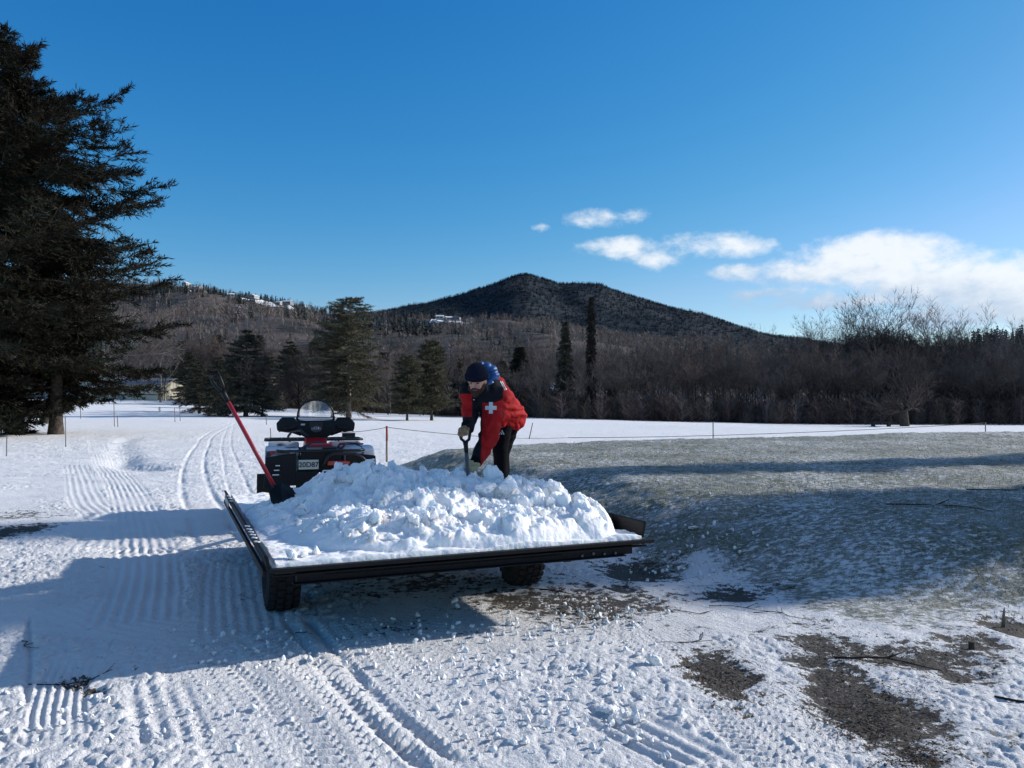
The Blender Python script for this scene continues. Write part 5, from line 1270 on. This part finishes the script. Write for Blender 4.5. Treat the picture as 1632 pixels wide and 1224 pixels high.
def rope(p, q, sag, r, label, n=14):
    pts = [p.lerp(q, k/n)-Vector((0, 0, sag*4*(k/n)*(1-k/n))) for k in range(n+1)]; m = MB(); m.tube([x-pts[0] for x in pts], r, 5)
    o = m.build('rope', ROPE, None, smooth=True); o.location = pts[0]; tag(o, label, 'rope')
rope(P(534, 689, 20.5), A0+Vector((0, 0, -.03)), .04, .007, 'rope running from behind the quad bike to the red topped stake')
RB = P(905, 697.5, 30.5); rope(A0+Vector((0, 0, -.03)), RB, .12, .008, 'rope from the red topped stake past the man')
rope(RB, A2+Vector((0, 0, -.55)), .02, .011, 'slack rope low over the snow between the man and the middle stake')
rope(A2+Vector((0, 0, -.55)), A3+Vector((0, 0, -.03)), .05, .011, 'rope rising across the right field to the pale stake')
# bench under the great tree
BW = mat('bench_wood', (.045, .036, .032), .85, noise=.3, nscale=5)
c = P(1404, 680, 90); bz = gz(c.x, c.y); bn = empty('bench', (c.x, c.y, bz), .1); tag(bn, 'dark wooden bench beneath the great spreading tree', 'bench')
m = MB(); m.box((0, 0, .52), (3.0, .5, .10)); m.build('seat', BW, bn, bevel=.01)
for s in (-1, 1): m = MB(); m.box((s*.95, 0, .22), (.28, .42, .5)); m.build('leg', BW, bn, bevel=.01)
m = MB(); m.box((1.3, .1, .72), (.3, .12, .35), rot=(0, .3, 0)); m.box((-1.6, 0, .62), (1.0, .2, .08), rot=(0, .15, 0)); m.build('backrest', BW, bn)
# houses at the left end of the field
def ghouse(px, py, Y, *a, **k):
    x = (px-816)/FPX*Y; return house('cream_house', (x, Y, P(px, py, Y).z), *a, **k)
W2 = [(-3.2, 1.5, 1.6, 1.2), (.3, 1.5, 2.6, 1.2), (3.0, 1.5, 1.6, 1.2), (-2.5, 4.2, 1.4, 1.3), (2, 4.2, 1.4, 1.3)]
ghouse(172, 640, 150, 9.5, 8, 3.6, 1.7, 'cream two storey house with a front gable, second building from the huge evergreen', roof=HRG, wall=HC, gable='y', wins=[(-1.0, 3.0, 1.6, .9), (-3, 1.2, 2.2, .8), (1.5, 1.2, 2.4, .8)], bal=[(-1.5, 1.9, 5)])
ghouse(144, 641, 152, 6.0, 8, 2.2, 1.2, 'low grey roofed wing attached left of the gabled cream house', roof=HRG, wall=HG, gable='x', wins=[(.8, 1.6, 1.4, 1.0)])
ghouse(117, 640, 155, 6.5, 8, 2.6, 1.4, 'grey walled house nearest to the huge evergreen', wall=HG, gable='x', wins=[(-1, 1.8, 1.4, 1.0)])
ghouse(242, 646, 138, 8.0, 9, 3.6, 1.0, 'cream three level house with balconies behind the pale birch', roof=HRG, wall=HC, gable='x', wins=[(-2.6, 2.9, 1.6, .8), (1.0, 2.9, 2.4, .8), (-2.6, 1.5, 2.2, .7), (1.2, 1.5, 2.8, .7), (-1.8, .45, 1.6, .5), (2.2, .45, 1.2, .5)], bal=[(.3, 1.95, 6.6), (.3, .75, 6.6)])
ghouse(212, 644, 148, 6.0, 8, 3.0, 1.2, 'narrow cream house between the gabled and the balconied house', roof=HRG, wall=HC, gable='x', wins=[(-1.2, 1.8, 1.4, 1.1), (1.2, 1.8, 1.4, 1.1)])
ghouse(405, 644, 140, 7.0, 8, 4.2, 1.2, 'cream house glimpsed behind the leaning pine trunk', roof=HRG, wall=HC, gable='x', wins=[(-2, 3.2, 1.3, 1.0), (.4, 3.2, 1.6, 1.0), (2.2, 1.6, 1.6, 1.2), (-1.6, 1.6, 1.8, 1.2)])
ghouse(560, 656, 150, 5, 6, 2.6, 1.0, 'small shed glimpsed between the trunks right of the windshield', wall=HG, gable='x', wins=[(0, 1.4, 1.2, .8)])
ghouse(881, 641, 190, 5, 6, 3.0, 1.6, 'tiny pale house glimpsed left of the dark narrow spruce', wall=HW, gable='x', wins=[(0, 1.6, 1.2, 1.0)])
ghouse(1561, 602, 235, 4.0, 6, 4.2, 1.6, 'tiny cream house in the dark wood at the right', wall=HC, gable='y', wins=[(0, 2.2, 1.0, 1.0)])
# small bush on the left field, twigs, stump-like bits
def bush(px, py, h, label, seed, w=1.0):
    c = G(px, py); c.z = gz(c.x, c.y); b = proto_bare(60, seed); V = b[0]*np.array([1.6*w, 1.6*w, 1])*h; V[:, 2] = V[:, 2]-.2*h
    o = link('bush', mesh_np('bush', V, b[1], [BKD]), loc=c); tag(o, label, 'bush')
bush(254, 668, .9, 'small dark bush alone on the far snow left of the evergreens', 501)
bush(600, 664, 1.1, 'low bleached bush on the snow right of the tall pine', 502, 2.2)
rs = random.Random(9)
def twig(px, py, L_, a, label, r=.004, zo=.006):
    c = G(px, py); c.z = gz(c.x, c.y)
    if px > 900 and py < 900: c = P(px, py, 0.9*FPX/(py-650)); c.z = gz(c.x, c.y)
    m = MB(); p = Vector((0, 0, zo)); pts = [p.copy()]; ang = a
    for k in range(6):
        ang += rs.gauss(0, .42); p = p+Vector((math.cos(ang), math.sin(ang), 0))*(L_/6); p.z = zo+gz(c.x+p.x, c.y+p.y)-c.z; pts.append(p.copy())
    m.tube(pts, [r*(.75-.08*k) for k in range(7)], 6); b0 = pts[3]; m.tube([b0, b0+Vector((math.cos(a+.8), math.sin(a+.8), .1))*L_*.25], [r*.7, r*.4], 5)
    o = m.build('twig', BKD, None, smooth=True); o.location = c; tag(o, label, 'twig')
twig(45, 1095, .55, .35, 'dark twig lying at the lower left beside the ribbed track'); twig(1130, 968, .5, -.15, 'long twig lying right of the upper brown patch, below the bank'); twig(860, 944, .3, .1, 'short dark twig on the ground right of the right trailer wheel', .008)
twig(1120, 1012, .45, -.9, 'thin twig lying across the smooth track below the bank'); twig(1330, 1052, .55, -.35, 'dark branch lying along the long brown patch at right', .009); twig(1585, 1115, .5, -.6, 'dark branch at the lower right edge of the bare ground', .009)
twig(1425, 745, 1.3, -.2, 'bent branch on the frosty turf at right', .010); twig(1395, 805, 1.1, -.1, 'straight dark branch on the frosty turf at right', .010); twig(1540, 778, 1.6, .05, 'long wavy branch near the right edge of the turf', .010); twig(1070, 752, .8, 0, 'thin branch on the turf right of the man', .007); twig(1200, 868, .4, .5, 'short twig on the shaded bank'); twig(1080, 865, .3, -.3, 'small twig at the foot of the bank')
twig(35, 1023, .25, 0, 'tiny dark twig on the shaded snow at the left edge'); twig(470, 1012, .12, .6, 'tiny bit of bark on the snow left of the trailer wheel'); twig(330, 862, .15, .3, 'tiny bit of bark on the ribbed track'); twig(145, 905, .12, .4, 'bit of bark at the lit strip on the left')
c = P(1597, 900, 4.9); g0 = gz(c.x, c.y); m = MB(); m.tube([(0, 0, -.02), (.004, 0, .05), (.010, 0, .10)], [.011, .009, .003], 8); o = m.build('broken_stick', STK, None, smooth=True); o.location = (c.x, c.y, g0); tag(o, 'pale broken stick standing in the snow near the right edge', 'stick')
c = P(1547, 955, 4.4); g0 = gz(c.x, c.y); m = MB(); m.tube([(0, 0, -.02), (0, 0, .032)], [.017, .016], 10); o = m.build('cut_stub', BK, None, bevel=.003); o.location = (c.x, c.y, g0); tag(o, 'small cut stub poking out of the snow near the right edge', 'stub')
c = P(822, 763, 8.6); g0 = gz(c.x, c.y); m = MB(); m.tube([(-.06, 0, .04), (.06, .02, .05), (.22, .05, .02), (.30, .05, -.01)], [.05, .055, .03, .01], 10); o = m.build('dark_lump', BKD, None, smooth=True); o.location = (c.x, c.y, g0); tag(o, 'dark tapered lump lying on the bank behind the man', 'bark')  # dark lump of unknown nature, modelled as a tapered tube

# litter on the bare ground and dead grass on the frosty turf
def bits(name, label, n, posfn, seed, smin, smax, tintc, up=0.0, kind='stuff'):
    r = np.random.default_rng(seed); X = []; Y = []
    x, y = posfn(r, n); Z, d_ = ground_coarse(x, y); s = smin+(smax-smin)*r.random(n)**2
    V = np.empty((n, 3, 3)); a = r.random(n)*6.28; b = r.random(n)*6.28; l1 = s[:, None]*np.stack((np.cos(a), np.sin(a), .25*r.normal(size=n)), 1); l2 = s[:, None]*.45*np.stack((np.cos(b), np.sin(b), .4*r.normal(size=n)), 1)
    c = np.stack((x, y, Z+.004+r.random(n)*.012), 1)
    if up: l1 = np.stack((s*.35*r.normal(size=n), s*.35*r.normal(size=n), s), 1); l2 = np.stack((s*.10*np.cos(b), s*.10*np.sin(b), 0*s), 1); c[:, 2] -= .01
    V[:, 0] = c-l2*.5; V[:, 1] = c+l2*.5; V[:, 2] = c+l1
    me = mesh_np(name, V.reshape(-1, 3), np.arange(n*3).reshape(-1, 3), [fm]); tt_ = np.clip(np.array(tintc)[r.integers(0, len(tintc), n)]*(1+r.normal(size=(n, 1))*.3), .003, .7)
    at = me.attributes.new('tint', 'FLOAT_COLOR', 'FACE'); at.data.foreach_set('color', np.concatenate((tt_, np.ones((n, 1))), 1).astype(np.float32).ravel())
    o = link(name, me); tag(o, label, kind=kind); return o
def dirtpos(r, n):
    k = r.choice(len(DIRT), n, p=np.array([w*h*s/(1224-py+60) for (px, py, w, h, s) in DIRT])/sum(w*h*s/(1224-py+60) for (px, py, w, h, s) in DIRT)); x = np.empty(n); y = np.empty(n)
    for i in range(n):
        px, py, w, h, s = DIRT[k[i]]; c = G(px+r.normal()*w*.55, max(790, min(1300, py+r.normal()*h*.55))); x[i] = c.x; y[i] = c.y
    return x, y
bits('leaf_litter', 'brown leaf litter and gravel lying on the bare ground at right', 15000, dirtpos, 5, .004, .020, [(.04, .028, .02), (.07, .05, .032), (.02, .016, .014), (.11, .08, .055), (.22, .2, .18)])
def bankpos(r, n):
    y = 4.6*np.exp(r.random(n)*math.log(24/4.6)); x = -3+r.random(n)*(y*.72+3); d_ = polydist(x, y, BANK)+fbm(x*.5, y*.5, 3, 5)*.8; ok = d_ > .1-.7*r.random(n)**2; return x[ok][:n], y[ok][:n]
def bankn(r, n):
    x, y = bankpos(r, n*2); k = len(x); idx = r.integers(0, k, n); return x[idx]+r.normal(size=n)*.02, y[idx]+r.normal(size=n)*.02
bits('frosty_grass', 'short dead grass poking through the frost on the bank', 42000, bankn, 6, .015, .05, [(.20, .18, .11), (.14, .14, .08), (.28, .25, .17), (.10, .10, .07)], up=1)
SHADE = [(24.0, 14.6, .75, 1.30), (24.5, 18.7, .8, 1.42)]
for i, (x, y, s, sz) in enumerate(SHADE): rowtree(x, y, (s, s, sz), i*1.3, 'dense evergreen beside the track, outside the right edge of the photo')
for i, (x, y, s) in enumerate(((11.4, 9.0, .33), (12.6, 10.4, .36))):  # unseen shrubs added to cast shade over the near bank
    rowtree(x, y, (s*2.6, s*2.6, s), i*2.1, 'unseen low evergreen shrub added to shade the turf bank')
